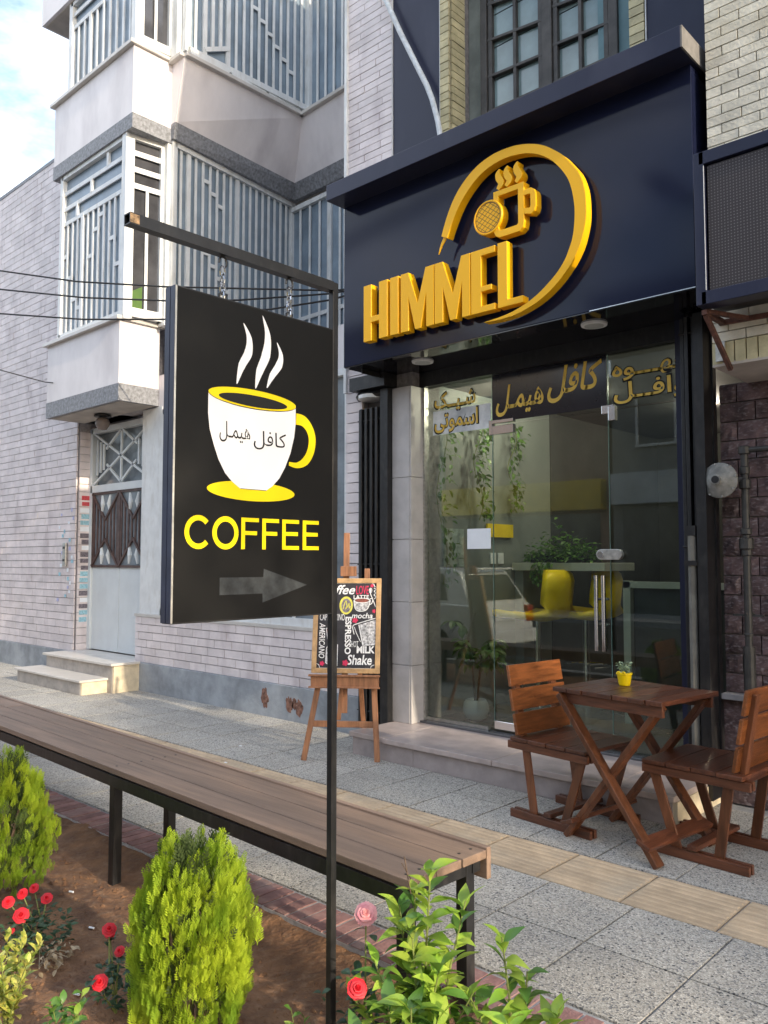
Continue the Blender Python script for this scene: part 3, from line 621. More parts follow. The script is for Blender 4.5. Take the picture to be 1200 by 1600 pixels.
for i in range(22):
    c = random.choice(['stickblue', 'stickviolet', 'paper', 'stickviolet']); x = random.choice([random.uniform(-10.12, -9.97), random.uniform(-10.5, -9.97)])
    sticker(x, 4.931, 2.1 - i * .055, random.uniform(.035, .06), random.uniform(.03, .05), c, 'y', words[c] + ' sticker on the pink tiles round the intercom, ' + ORD[i] + ' highest')

# ================================================================== CAFE BUILDING
cf = thing('cafe_building', (-3.3, 5.0, 0), 'navy clad cafe front with glass doors below and a small-paned window above', 'building')
b = MB(); b.box(-4.5, -3.98, YW, 9, 3.3, 9.5); b.box(-2.25, -1.72, YW, 9, 3.3, 9.5); obj('navy_cladding', b, M['navymatt'], cf)
b = MB(); b.box(-4.5, -4.494, YW - .012, YW, 4.5, 9.5); b.box(-3.985, -3.98, YW - .01, YW, 4.4, 9.5); b.box(-2.256, -2.25, YW - .012, YW, 4.4, 9.5); obj('cladding_trim', b, M['whitepaint'], cf)
b = MB(); b.box(-3.975, -3.905, YW + .02, 5.6, 3.3, 9.5); b.box(-2.365, -2.26, YW + .02, 5.6, 3.3, 9.5); b.box(-4.0, -2.2, 5.5, 9, 3.3, 9.5); b.box(-3.9, -2.3, 5.0, 5.5, 3.3, 4.5); obj('masonry', b, M['mortar'], cf)
bricks(cf, M['yellowbrick'], -3.978, -3.885, 4.42, 6.9, YW + .005, .22, .062, .007, .02, 0, cap=40)
bricks(cf, M['yellowbrick'], 4.975, 5.15, 4.42, 6.9, -3.905, .22, .062, .007, .02, 0, face='+x', cap=40)
bricks(cf, M['yellowbrick'], -2.37, -2.26, 4.42, 6.9, YW + .005, .22, .062, .007, .02, 0, cap=40)
b = MB(); b.box(-3.9, -3.6, 5.22, 5.3, 4.5, 9.5); obj('recess_plaster', b, M['plaster'], cf)
b = MB(); b.box(-2.72, -2.36, 5.18, 5.26, 4.5, 9.5); obj('recess_plaster', b, M['teal'], cf)
# upper window with small panes
b = MB(); Yu = 5.20; wx0, wx1, wz0 = -3.74, -2.56, 4.90
for x, wd in ((wx0 + .03, .06), (-3.13, .085), (wx1 - .035, .07)): b.beam((x, Yu, wz0), (x, Yu, 8), wd, .09, (0, 1, 0))
b.beam((wx0 - .02, Yu, wz0), (wx1 + .02, Yu, wz0), .12, .11, (0, 1, 0)); b.beam((wx0, Yu - .05, wz0 - .04), (wx1, Yu - .05, wz0 - .04), .04, .05, (0, 1, 0))
win = obj('window', b, M['windowwood'], cf, .006)
pane = MB(); pane.box(-.132, .132, -.003, .003, -.13, .13); pm = pane.mesh('pane', M['windowglass'])
for x0, x1 in ((wx0 + .06, -3.17), (-3.09, wx1 - .07)):
    q = MB(); xm = (x0 + x1) / 2
    for x in (x0 + .025, xm, x1 - .025): q.beam((x, Yu - .01, wz0 + .06), (x, Yu - .01, 7.6), .028 if x == xm else .036, .04, (0, 1, 0))
    for k in range(9): q.beam((x0, Yu - .012, wz0 + .09 + k * .30), (x1, Yu - .012, wz0 + .09 + k * .27), .024 if k else .05, .04, (0, 1, 0))
    cs = obj('casement', q, M['windowwood'], win, .004)
    for k in range(8):
        for xx in ((x0 + xm) / 2, (xm + x1) / 2):
            o = place('pane', pm, win, (xx, Yu + .01, wz0 + .225 + k * .27), (0, 0, random.uniform(-.01, .01))); o.parent = win
q = MB(); q.box(wx0, wx1, Yu + .06, Yu + .07, wz0, 8); obj('curtain', q, M['indark'], win)

# shop front: jambs, frames, glass
b = MB(); b.box(-4.47, -4.29, 4.93, 4.955, .165, 2.86); obj('stone_jamb', b, M['jamb'], cf)
ZJ = [.165, .62, 1.12, 1.62, 2.12, 2.86]
for i in range(5):
    for x0, x1, y0, y1 in ((-4.475, -4.292, 4.915, 4.93), ):
        q = MB(); q.box(x0, x1, y0, y1, ZJ[i] + .002, ZJ[i + 1] - .002); obj('jamb_stone', q, M['jamb'], cf, .002)
    q = MB(); q.box(-4.29, -4.275, 4.918, 5.07, ZJ[i] + .002 + .0, ZJ[i + 1] - .002); obj('jamb_stone', q, M['jamb'], cf, .002)
b = MB(); b.box(-4.475, -4.29, 4.955, 5.3, 0, 3.0); b.box(-5.0, -4.475, 5.02, 5.3, 0, 3.0); obj('side_wall', b, M['mortar'], cf)
b = MB(); b.beam((-4.272, 5.09, .18), (-4.272, 5.09, 2.88), .03, .05, (0, 1, 0)); obj('door_frame', b, M['zinc'], cf)
b = MB(); b.box(-4.62, -1.79, 5.04, 5.14, 2.86, 3.0); obj('door_header', b, M['black'], cf)
b = MB(); b.box(-4.3, -1.95, 5.02, 5.16, .165, .183); obj('door_sill', b, mat('dark_stone_sill', (.10, .10, .105), .2, .1, 6), cf, .003)
b = MB(); b.beam((-4.26, 5.1, .195), (-3.66, 5.1, .195), .03, .022, (0, 0, 1)); obj('glass_channel', b, M['zinc'], cf)
GL = [(-4.262, -3.612, .19, 2.86, 'fixed_pane'), (-3.606, -2.652, .20, 2.475, 'glass_door'), (-2.646, -2.145, .19, 2.475, 'fixed_pane'), (-3.606, -2.652, 2.482, 2.86, 'transom_pane'), (-2.646, -2.145, 2.482, 2.86, 'transom_pane')]
for x0, x1, z0, z1, nm in GL:
    q = MB(); q.box(x0, x1, 5.095, 5.105, z0, z1); o = obj(nm, q, M['glass'], cf)
    q = MB(); q.box(x0 - .0018, x0, 5.094, 5.106, z0, z1); obj('glass_edge', q, mat('green_glass_edge', (.25, .40, .36), .2), o)
    if nm == 'glass_door': gdoor = o
b = MB(); b.beam((-2.112, 5.08, .18), (-2.112, 5.08, 2.98), .062, .10, (0, 1, 0)); obj('navy_post', b, M['navymatt'], cf)
for px_, zz in ((-3.52, 2.455), (-3.61, 2.50)): pass
q = MB(); q.box(-3.63, -3.41, 5.082, 5.118, 2.405, 2.47); obj('patch_fitting', q, M['chrome'], cf, .003); q = MB(); q.box(-3.63, -3.41, 5.082, 5.118, 2.488, 2.515); obj('patch_fitting', q, M['chrome'], cf, .003); q = MB(); q.box(-3.63, -3.60, 5.08, 5.12, 2.405, 2.515); obj('patch_fitting', q, M['chrome'], cf, .002)
q = MB(); q.box(-2.69, -2.60, 5.082, 5.118, 2.45, 2.51); obj('patch_fitting', q, M['chrome'], cf, .003); q = MB(); q.box(-2.64, -2.59, 5.08, 5.12, 2.40, 2.50); obj('patch_fitting', q, M['chrome'], cf, .003)
q = MB(); q.box(-3.60, -3.38, 5.08, 5.12, .20, .262); obj('patch_fitting', q, M['chrome'], gdoor, .004)
def capsule(mb, x0, x1, z0, z1, y0, y1):
    r = (z1 - z0) / 2; zc = (z0 + z1) / 2; pts = []
    for k in range(9): a = math.pi / 2 + math.pi * k / 8; pts.append((x0 + r + r * math.cos(a), zc + r * math.sin(a)))
    for k in range(9): a = -math.pi / 2 + math.pi * k / 8; pts.append((x1 - r + r * math.cos(a), zc + r * math.sin(a)))
    mb.prism(pts, lambda u, v, d: (u, d, v), y0, y1)
q = MB(); capsule(q, -2.735, -2.545, 1.455, 1.527, 5.06, 5.094); lk = obj('door_lock', q, M['zinc'], gdoor, .004, fixn=True)
q = MB(); q.lathe((-2.70, 5.058, 1.49), [(.022, -.006), (.024, 0), (.024, .004)], 16, 'y'); obj('cylinder', q, M['chrome'], lk, smooth=False)
for x, y in ((-2.722, 5.03), (-2.668, 5.03)):
    q = MB(); q.tube([(x, y, .845), (x, y, 1.35)], .015, 14); hd = obj('door_handle', q, M['chrome'], gdoor, smooth=False)
    for z in (1.02, 1.19): q = MB(); q.tube([(x, y, z), (x + .0, 5.10, z)], .009, 8); obj('standoff', q, M['chrome'], hd)
# folding black lattice shutters left and right
def shutter(x0, x1, y, z0, z1, n, lab):
    t = thing('folding_shutter', ((x0 + x1) / 2, y, 0), lab, 'shutter', 'black folding shutters beside the shop front')
    for k in range(n):
        x = x0 + (x1 - x0) * (k + .5) / n; q = MB(); q.box(x - .012, x + .012, y - .05 - .02 * (k % 2), y + .01, z0, z1); obj('slat', q, M['black'], t, .003)
    q = MB(); q.box(x0 - .005, x1 + .01, y + .012, y + .03, z0, z1); obj('back_rail', q, M['black'], t)
    for z in (z0 + .1, (z0 + z1) / 2, z1 - .1): q = MB(); q.tube([(x0, y - .055, z), (x1, y - .055, z)], .006, 6); obj('pin', q, M['black'], t)
    return t
sh = shutter(-4.83, -4.56, 4.93, .12, 2.72, 9, 'folded black lattice shutter left of the glass shop front')
q = MB(); q.box(-4.56, -4.478, 4.86, 4.99, .1, 2.86); obj('side_channel', q, M['black'], sh)
q = MB(); pts = [(-4.70 + .15 * math.cos(a), 4.93 + .085 * math.sin(a), 2.83) for a in [math.pi * k / 10 + math.pi * .0 + math.pi for k in range(0, 11)]]; q.tube(pts, .03, 6); obj('roller_rim', q, M['black'], sh)
q = MB(); q.lathe((-4.70, 4.93, 2.80), [(.13, 0), (.13, .03)], 20); obj('rail_plate', q, M['whitepaint'], sh)
q = MB(); q.box(-4.86, -4.46, 4.80, 5.0, 2.87, 2.98); obj('head_box', q, M['black'], sh)
sh = shutter(-2.07, -1.90, 4.97, .12, 2.95, 5, 'folded black lattice shutter right of the glass shop front')
q = MB(); q.box(-1.96, -1.90, 4.86, 5.06, .05, 2.95); obj('side_channel', q, M['black'], sh)
q = MB(); q.tube([(-2.0, 4.885, .18), (-2.0, 4.885, 1.60)], .026, 10); pp = thing('steel_prop', (-2.0, 4.885, .18), 'tall grey steel tube standing against the right shutter', 'pole'); obj('tube', q, mat('dull_steel_tube', (.12, .115, .10), .5, .2, 9), pp)
q = MB(); q.box(-2.03, -1.97, 4.86, 4.91, 1.60, 1.66); obj('clamp', q, M['black'], pp); q = MB(); q.box(-2.04, -1.96, 4.85, 4.92, 1.42, 1.45); obj('clamp', q, M['black'], pp)
# front step
sp = thing('shop_step', (-3.2, 4.7, 0), 'long low pink granite step in front of the glass shop door', 'step')
for x0, x1 in ((-4.43, -3.83), (-3.827, -2.53), (-2.527, -1.95)): q = MB(); q.box(x0, x1, 4.42, 5.05, 0, .13); obj('riser', q, M['pinkriser'], sp, .002)
for x0, x1, e in ((-4.46, -4.10, .02), (-4.097, -3.14, 0), (-3.137, -2.3, .002), (-2.297, -1.93, 0)): q = MB(); q.box(x0, x1, 4.39 + e, 5.06, .13, .166); obj('tread', q, M['pinkstep'], sp, .004)
q = MB(); q.box(-1.95, -1.925, 4.425, 5.04, 0, .13); obj('end_face', q, M['sunlitstone'], sp)

# interior
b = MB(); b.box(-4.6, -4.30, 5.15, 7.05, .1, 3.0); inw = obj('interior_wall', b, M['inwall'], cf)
b = MB(); b.box(-4.6, -4.29, 7.05, 9.5, .1, 3.0); obj('interior_wall', b, M['indark'], cf)  # deeper part of the side wall: its shade put into a darker colour
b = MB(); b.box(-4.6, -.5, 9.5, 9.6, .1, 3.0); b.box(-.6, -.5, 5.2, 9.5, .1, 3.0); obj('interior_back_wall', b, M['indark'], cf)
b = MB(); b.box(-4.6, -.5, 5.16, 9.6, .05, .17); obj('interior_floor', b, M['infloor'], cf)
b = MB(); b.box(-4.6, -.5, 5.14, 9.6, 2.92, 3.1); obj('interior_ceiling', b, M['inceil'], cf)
for x, y in ((-3.75, 5.75), (-3.6, 6.4), (-2.9, 7.6), (-2.2, 6.1), (-3.0, 9.0)):  # first spot is added to brighten the potted plant behind the glass
    pl2 = bpy.data.lights.new('spot_glow', 'POINT'); pl2.energy = 5.5 if y > 6 else 9; pl2.color = (1, .88, .7); pl2.shadow_soft_size = .05; po = bpy.data.objects.new('spot_glow', pl2); COL.objects.link(po); po.location = (x, y, 2.85)
    q = MB(); q.lathe((x, y, 2.905), [(.045, 0), (.05, .012)], 14); single('ceiling_spot', q, M['lit_downlight'], {5.75: 'added ceiling spot brightening the potted plant by the left glass pane', 6.4: 'lit ceiling spot above the bar shelf, nearest the vines', 7.6: 'lit ceiling spot in the middle of the cafe', 6.1: 'lit ceiling spot just inside the right glass pane', 9.0: 'deepest lit ceiling spot near the back wall'}[y], 'light', 'round spots on the cafe ceiling')
# framed picture, switch plates, shelf, plants, stools
q = MB(); q.box(-4.30, -4.285, 5.35, 5.62, 1.40, 1.72); single('framed_picture', q, mat('dim_picture', (.30, .36, .33), .4, .3, 14), 'pale framed picture on the cafe side wall behind the glass', 'picture')
for y in (6.02, 6.14): q = MB(); q.box(-4.30, -4.288, y, y + .08, 1.42, 1.52); single('light_switch', q, M['paper'],  ('left' if y < 6.1 else 'right') + ' of two white switch plates on the cafe side wall', 'switch', 'switch plates on the cafe wall', .003)
bt = thing('bar_shelf', (-3.9, 6.4, 1.34), 'pale bar shelf with plants fixed to the cafe side wall', 'shelf')
q = MB(); q.box(-4.29, -3.35, 6.35, 6.9, 1.36, 1.43); obj('top', q, M['counter'], bt, .004); q = MB(); q.box(-4.29, -4.2, 6.4, 6.85, .17, 1.36); obj('support', q, M['inwall'], bt)
def leafmesh(l, wd, m, bend=.25, fold=.25, n=4):
    mb = MB(); vs = []; 
    prof = [0, .62, 1.0, .78, .0] if n == 4 else [0, .45, .9, 1., .75, .4, 0]
    n = len(prof) - 1
    for i, p in enumerate(prof):
        t = i / n; x = t * l; z = -bend * l * t * t + .05 * l * math.sin(t * 3); w_ = p * wd / 2
        vs += [(x, -w_, z + fold * w_), (x, 0, z), (x, w_, z + fold * w_)]
    fs = []
    for i in range(n): a = i * 3; fs += [(a, a + 3, a + 4, a + 1), (a + 1, a + 4, a + 5, a + 2)]
    mb.add(vs, fs); return mb
def leafmat(p, azi, pit, roll, s): return Matrix.Translation(p) @ Matrix.Rotation(azi, 4, 'Z') @ Matrix.Rotation(-pit, 4, 'Y') @ Matrix.Rotation(roll, 4, 'X') @ Matrix.Scale(s, 4)
def addleaf(mb, tmpl, p, azi, pit, roll, s): 
    mt = leafmat(Vector(p), azi, pit, roll, s); mb.add([mt @ v for v in tmpl.v], tmpl.f)
ru = random.uniform
LT = leafmesh(1, .5, None)
sp_ = thing('shelf_plant', (-3.9, 6.55, 1.43), 'bushy green plant trailing over the bar shelf inside', 'plant')
q = MB()
for k in range(650):
    a, r = ru(0, 6.28), math.sqrt(random.random()); p = (-3.88 + .38 * r * math.cos(a), 6.52 + .18 * r * math.sin(a), 1.45 + abs(random.gauss(0, .12)) * (1.4 - r)); addleaf(q, LT, p, ru(0, 6.28), ru(-.5, .9), ru(-.6, .6), ru(.04, .075))
for k in range(90): addleaf(q, LT, (-3.95 + ru(-.12, .12), 6.33 + ru(-.03, .02), 1.45 - ru(0, .2)), ru(3.5, 5.9), ru(-1.2, 0), ru(-.6, .6), ru(.04, .06))
obj('foliage', q, M['leafgreen'], sp_, kind='stuff'); q = MB(); q.box(-4.15, -3.6, 6.45, 6.62, 1.43, 1.5); obj('trough', q, M['indark'], sp_)
for i, (y, x, z0, n) in enumerate(((5.28, -4.25, 2.75, 150), (5.75, -4.22, 2.8, 190), (6.3, -4.24, 2.7, 120))):
    t = thing('hanging_vine', (x, y, z0), ('long thin trailing vine nearest the glass on the cafe wall', 'dense trailing vine in the middle of the cafe wall', 'short trailing vine deepest in the cafe')[i], 'plant', 'vines trailing on the cafe side wall')
    q = MB(); l = (1.5, 1.0, .8)[i]; pts = [(x + .02 * math.sin(k), y + .05 * math.sin(k * .9), z0 - l * k / 10) for k in range(11)]; q.tube(pts, .004, 4); obj('stem', q, M['stem'], t)
    q = MB()
    for k in range(n): s_ = random.random(); pz = z0 - l * s_; addleaf(q, LT, (x + ru(0, .08), y + .05 * math.sin(s_ * 9) + ru(-.09, .09) * (1.2 - s_ * .6), pz), ru(-1.5, 1.5), ru(-1.2, .3), ru(-.5, .5), ru(.04, .075))
    obj('foliage', q, M['leafgreen'], t, kind='stuff')
fp = thing('potted_plant', (-4.02, 5.42, .17), 'leafy money tree in a round white pot behind the glass', 'plant')
q = MB(); q.lathe((-4.02, 5.42, .17), [(.055, 0), (.085, .012), (.108, .07), (.10, .13), (.082, .158), (.074, .16), (.07, .145), (.0, .14)], 28); obj('pot', q, M['pot'], fp, smooth=True)
for k, (dx, dy, h) in enumerate(((-.10, .02, .62), (-.02, -.03, .55), (.06, .03, .56), (.11, -.02, .52))):
    q = MB(); q.tube([(-4.02 + dx * .1, 5.42, .3), (-4.02 + dx * .5, 5.42 + dy, .3 + h * .5), (-4.02 + dx, 5.42 + dy * 2, .17 + h)], .007, 5); stt = obj('stem', q, M['bark'], fp)
    q = MB()
    for c in range(5):
        pc = Vector((-4.02 + dx * (1.1 + .3 * c * (1 if dx > 0 else 1)) , 5.42 + dy * 2 + ru(-.05, .05), .17 + h + ru(-.10, .09) + (.04 * c if k == 0 else 0)))
        for l in range(6): addleaf(q, LT, pc, l * 1.05 + ru(-.2, .2), ru(-.8, .1), ru(-.3, .3), ru(.09, .14))
    obj('leaves', q, M['leafgreen'], stt)
def stool(x, y, lab, rz):
    t = thing('bar_stool', (0, 0, 0), lab, 'stool', 'yellow bar stools at the bar shelf')
    q = MB(); q.lathe((0, 0, .0), [(.19, 0), (.19, .01), (.16, .022), (.04, .045), (.028, .05)], 24); obj('base', q, M['chrome'], t)
    q = MB(); q.tube([(0, 0, .04), (0, 0, .72)], .028, 12); q.tube([(0, 0, .4), (0, 0, .76)], .018, 10); obj('column', q, M['chrome'], t)
    q = MB(); pts = [(.17 * math.cos(a), .17 * math.sin(a), .32) for a in [k * math.pi / 8 - .8 for k in range(11)]]; q.tube(pts, .009, 6); q.tube([(0, 0, .32), pts[5]], .008, 6); obj('footrest', q, M['chrome'], t)
    # shell: seat sweeping up into the back (profile along x, wrapped sides)
    prof = [(-.30, .775, .19), (-.22, .79, .225), (-.08, .775, .235), (.08, .768, .235), (.17, .80, .22), (.215, .88, .20), (.225, .98, .205), (.235, 1.07, .20), (.225, 1.13, .17), (.20, 1.165, .10)]
    n = 12; vs = []; fs = []
    for th in (0, 1):
        for (x_, z_, w_) in prof:
            for k in range(n + 1):
                u = -1 + 2 * k / n; up = (u * u) * (.035 if z_ < .82 else 0); fw = (u * u) * (.10 if z_ >= .82 else 0)
                vs.append((x_ - fw + (.045 * th if z_ >= .80 else 0), u * w_, z_ + up - (.05 * th if z_ < .85 else 0)))
    m_ = len(prof) * (n + 1)
    for i in range(len(prof) - 1):
        for k in range(n): a = i * (n + 1) + k; fs.append((a, a + 1, a + n + 2, a + n + 1)); fs.append((m_ + a + n + 1, m_ + a + n + 2, m_ + a + 1, m_ + a))
    for i in range(len(prof) - 1):
        a = i * (n + 1); fs.append((a, a + n + 1, m_ + a + n + 1, m_ + a)); a += n; fs.append((a + n + 1, a, m_ + a, m_ + a + n + 1))
    for k in range(n): fs.append((k, m_ + k, m_ + k + 1, k + 1)); a = (len(prof) - 1) * (n + 1) + k; fs.append((a, a + 1, m_ + a + 1, m_ + a))
    q = MB().add(vs, fs); o = obj('seat_shell', q, M['stoolyellow'], t, smooth=True, fixn=True)
    t.location = (x, y, .17); t.rotation_euler = (0, 0, rz); t.scale = (1.2, 1.25, 1.03); return t
stool(-4.02, 6.35, 'front yellow shell bar stool on chrome column', R(8)); stool(-3.76, 6.75, 'rear yellow shell bar stool partly behind the front one', R(6))
ct = thing('display_counter', (-2.3, 6.2, .17), 'tall counter with thin pale frame inside right of the door', 'counter')
q = MB(); q.beam((-3.02, 6.1, .17), (-3.02, 6.1, 1.29), .06, .06, (0, 1, 0)); q.beam((-3.05, 6.1, 1.26), (-1.3, 6.1, 1.26), .05, .06, (0, 1, 0)); obj('frame', q, M['counter'], ct); q = MB(); q.box(-2.98, -1.3, 6.12, 6.5, .17, 1.24); obj('body', q, M['indark'], ct)
q = MB(); q.box(-2.2, -2.02, 6.1, 6.3, 1.285, 1.36); q.box(-2.17, -2.05, 6.12, 6.28, 1.36, 1.42); single('counter_box', q, M['counter'], 'small pale boxes stacked on the inside counter', 'box')
q = MB(); q.box(-4.29, -4.27, 5.95, 6.35, 1.66, 1.78); single('yellow_reflection', q, M['stoolyellow'], 'yellow reflection band built as a strip on the cafe side wall', 'panel')  # stands in for a yellow reflection in the shop glass

# writing on the glass
FG = lambda u, v, d: (u, d, v)
def dtext(body, u0, u1, v0, v1, lab, big=.05, outline=True, par=None):
    t = thing('window_lettering', ((u0 + u1) / 2, 5.09, v0), lab, 'lettering')
    if outline: obj('outline', fitted_text(body, u0 - .012, u1 + .012, v0 - .012, v1 + .012, FG, 5.0925, big), M['blackprint'], t)
    obj('letters', fitted_text(body, u0, u1, v0, v1, FG, 5.0905, big * .35), M['gold'], t); return t
dtext('\uFB8F\u0640\u0640\uFEF4\u0640\uFEB7', -4.17, -3.76, 2.645, 2.80, 'gold milkshake word in Persian, upper left of the shop glass')
dtext('\uFBFD\uFE97\uFEEE\uFEE4\uFEB3\uFE8D', -4.17, -3.74, 2.475, 2.64, 'gold smoothie word in Persian on the pale patch of glass')
q = MB(); q.box(-3.604, -2.654, 5.0925, 5.0945, 2.50, 2.86); q2 = single('window_film', q, M['film'], 'dark film strip over the glass door behind the gold name', 'window film')
q = MB(); q.box(-3.604, -2.655, 5.0925, 5.0945, 2.486, 2.499); 
q = MB(); q.box(-4.19, -3.62, 5.0935, 5.0948, 2.462, 2.655); single('film_sky_reflection', q, M['filmreflect'], 'pale film behind the smoothie word, sky reflection in its colour', 'window film')
t = thing('window_lettering', (-3.1, 5.09, 2.5), 'gold handwritten Persian cafe name on the dark strip', 'lettering')
obj('letters', fitted_text('\uFEDE\u0640\uFEE4\uFBFF\uFEEB', -3.57, -3.15, 2.535, 2.77, FG, 5.0905, .018, .25), M['gold'], t)
obj('letters', fitted_text('\uFEDE\uFED3\uFE8E\uFB90', -3.12, -2.685, 2.58, 2.84, FG, 5.0905, .018, .25), M['gold'], t)
dtext('\uFEE9\uFEEE\u0640\u0640\u0640\uFEEC\uFED7', -2.61, -2.10, 2.66, 2.80, 'gold coffee word in Persian, upper right of the shop glass')
dtext('\uFEDE\u0640\u0640\uFED3\uFE8D\uFEED', -2.60, -2.10, 2.505, 2.65, 'gold waffle word in Persian, right of the glass door')
q = MB(); q.box(-3.85, -3.628, 5.0925, 5.0945, 1.54, 1.695); single('paper_notice', q, M['paper'], 'white square paper taped inside the left shop pane', 'notice')
# thin lower frame under transom
# ------------------------------------------------------------------ SHOP SIGN
sg = thing('shop_sign', (-3.2, 4.7, 2.98), 'big glossy navy sign box with amber raised letters HIMMEL', 'sign')
SX0, SX1 = -4.62, -1.79
q = MB(); q.box(SX0, SX1, 4.5, 4.94, 2.985, 4.29); obj('panel', q, M['navy'], sg, .003)
q = MB(); q.box(SX0 - .01, SX1 + .02, 4.31, 4.94, 4.285, 4.412); obj('cornice', q, M['navymatt'], sg, .003)
q = MB(); q.box(SX1 + .021, SX1 + .03, 4.312, 4.93, 4.287, 4.411); obj('cornice_end', q, mat('dusty_end_cap', (.16, .15, .14), .7, .2, 9), sg)
q = MB(); q.box(SX0 + .005, SX1 - .005, 4.505, 5.10, 2.978, 2.9845); obj('soffit', q, M['blackgloss'], sg)
q = MB(); q.box(SX0 + .1, SX0 + .11, 4.6, 5.0, 2.94, 2.977); obj('soffit_edge', q, M['black'], sg)
q = MB(); q.box(-2.45, SX1, 4.497, 4.4995, 2.983, 2.989); obj('bottom_trim', q, M['chrome'], sg)
for i, x in enumerate((-4.0, -2.55)):
    t = thing('soffit_light', (x, 4.74, 2.97), ('round white recessed light under the left half of the sign', 'round white recessed light under the right half of the sign')[i], 'light', 'round lights under the sign')
    q = MB(); q.lathe((x, 4.74, 2.966), [(.062, -.002), (.066, -.004), (.082, .0), (.085, .012)], 28); obj('rim', q, M['whitepaint'], t); q = MB(); q.lathe((x, 4.74, 2.9615), [(.0, 0), (.061, .0), (.062, .003)], 28); obj('lens', q, M['downlight'], t)
YF, YB = 4.40, 4.468
FS = lambda u, v, d: (u, d, v)
def yplate(poly, name, par=sg, lab=None, holes=None):
    q = MB(); q.prism(poly, FS, YF, YB); return obj(name, q, M['yellowface'], par, .0025, fixn=True, label=lab)
Zb, Zt = 3.112, 3.545
def R4(x0, x1, z0, z1): return [(x0, z0), (x1, z0), (x1, z1), (x0, z1)]
yplate([(-4.302, Zb), (-4.222, Zb), (-4.222, 3.252), (-4.142, 3.252), (-4.142, Zb), (-4.056, Zb), (-4.056, Zt), (-4.142, Zt), (-4.142, 3.297), (-4.222, 3.297), (-4.222, Zt), (-4.302, Zt)], 'letter_H')
yplate(R4(-4.029, -3.947, Zb, Zt), 'letter_I')
def Mlet(x): return [(x, Zb), (x + .075, Zb), (x + .075, Zb + .245), (x + .138, Zb), (x + .192, Zb), (x + .242, Zb + .245), (x + .242, Zb), (x + .312, Zb), (x + .312, Zt), (x + .236, Zt), (x + .163, Zb + .19), (x + .072, Zt), (x, Zt)]
yplate(Mlet(-3.922), 'letter_M'); yplate(Mlet(-3.602), 'letter_M')
yplate([(-3.282, Zb), (-3.085, Zb), (-3.085, 3.155), (-3.198, 3.155), (-3.198, 3.253), (-3.114, 3.253), (-3.114, 3.290), (-3.198, 3.290), (-3.198, 3.50), (-3.085, 3.50), (-3.085, Zt), (-3.282, Zt)], 'letter_E')
yplate([(-3.063, Zb), (-2.868, Zb), (-2.868, 3.157), (-2.988, 3.157), (-2.988, Zt + .003), (-3.063, Zt + .003)], 'letter_L')
# ring: outer arc points and inner arc points (varying width)
OUT = [(-3.537, 3.728), (-3.49, 3.85), (-3.418, 3.975), (-3.33, 4.065), (-3.226, 4.13), (-3.12, 4.163), (-3.021, 4.172), (-2.90, 4.163), (-2.785, 4.13), (-2.70, 4.089), (-2.633, 4.04), (-2.565, 3.98), (-2.506, 3.905), (-2.46, 3.84), (-2.432, 3.772), (-2.415, 3.70), (-2.409, 3.615), (-2.412, 3.53), (-2.428, 3.453), (-2.455, 3.375), (-2.50, 3.298), (-2.55, 3.24), (-2.615, 3.178), (-2.70, 3.12), (-2.80, 3.075), (-2.92, 3.044), (-3.05, 3.034), (-3.178, 3.040)]
INN = [(-3.487, 3.703), (-3.43, 3.82), (-3.362, 3.925), (-3.27, 4.015), (-3.18, 4.070), (-3.08, 4.10), (-2.98, 4.108), (-2.86, 4.092), (-2.765, 4.058), (-2.69, 4.012), (-2.637, 3.965), (-2.59, 3.91), (-2.555, 3.86), (-2.528, 3.81), (-2.508, 3.75), (-2.494, 3.68), (-2.487, 3.60), (-2.492, 3.51), (-2.505, 3.435), (-2.53, 3.37), (-2.564, 3.305), (-2.62, 3.24), (-2.695, 3.18), (-2.77, 3.132), (-2.85, 3.096), (-2.95, 3.066), (-3.05, 3.050), (-3.178, 3.0405)]
def smooth_line(P, m=4):
    P = [Vector(p) for p in P]; o = []
    for i in range(len(P) - 1):
        a, b, c, d = P[max(i - 1, 0)], P[i], P[i + 1], P[min(i + 2, len(P) - 1)]
        for k in range(m): t = k / m; w_ = .5 * ((2 * b) + (c - a) * t + (2 * a - 5 * b + 4 * c - d) * t * t + (-a + 3 * b - 3 * c + d) * t ** 3); o.append((w_.x, w_.y))
    return o + [tuple(P[-1])]
OUT, INN = smooth_line(OUT), smooth_line(INN)
q = MB(); n = len(OUT); vs = [FS(u, v, YF) for u, v in OUT] + [FS(u, v, YF) for u, v in INN] + [FS(u, v, YB) for u, v in OUT] + [FS(u, v, YB) for u, v in INN]; fs = []
for i in range(n - 1): fs += [(i, i + 1, n + i + 1, n + i), (2 * n + i, 3 * n + i, 3 * n + i + 1, 2 * n + i + 1), (i, 2 * n + i, 2 * n + i + 1, i + 1), (n + i, n + i + 1, 3 * n + i + 1, 3 * n + i)]
fs += [(0, n, 3 * n, 2 * n), (n - 1, 3 * n - 1, 4 * n - 1, 2 * n - 1)]; q.add(vs, fs); obj('ring', q, M['yellowface'], sg, .002, fixn=True)
q = MB(); q.ribbon([(-3.512, 3.716), (-3.545, 3.67), (-3.572, 3.61)], [.03, .016, .001], FS, YF + .01, YF + .02); obj('ring_tip', q, M['yellowface'], sg)
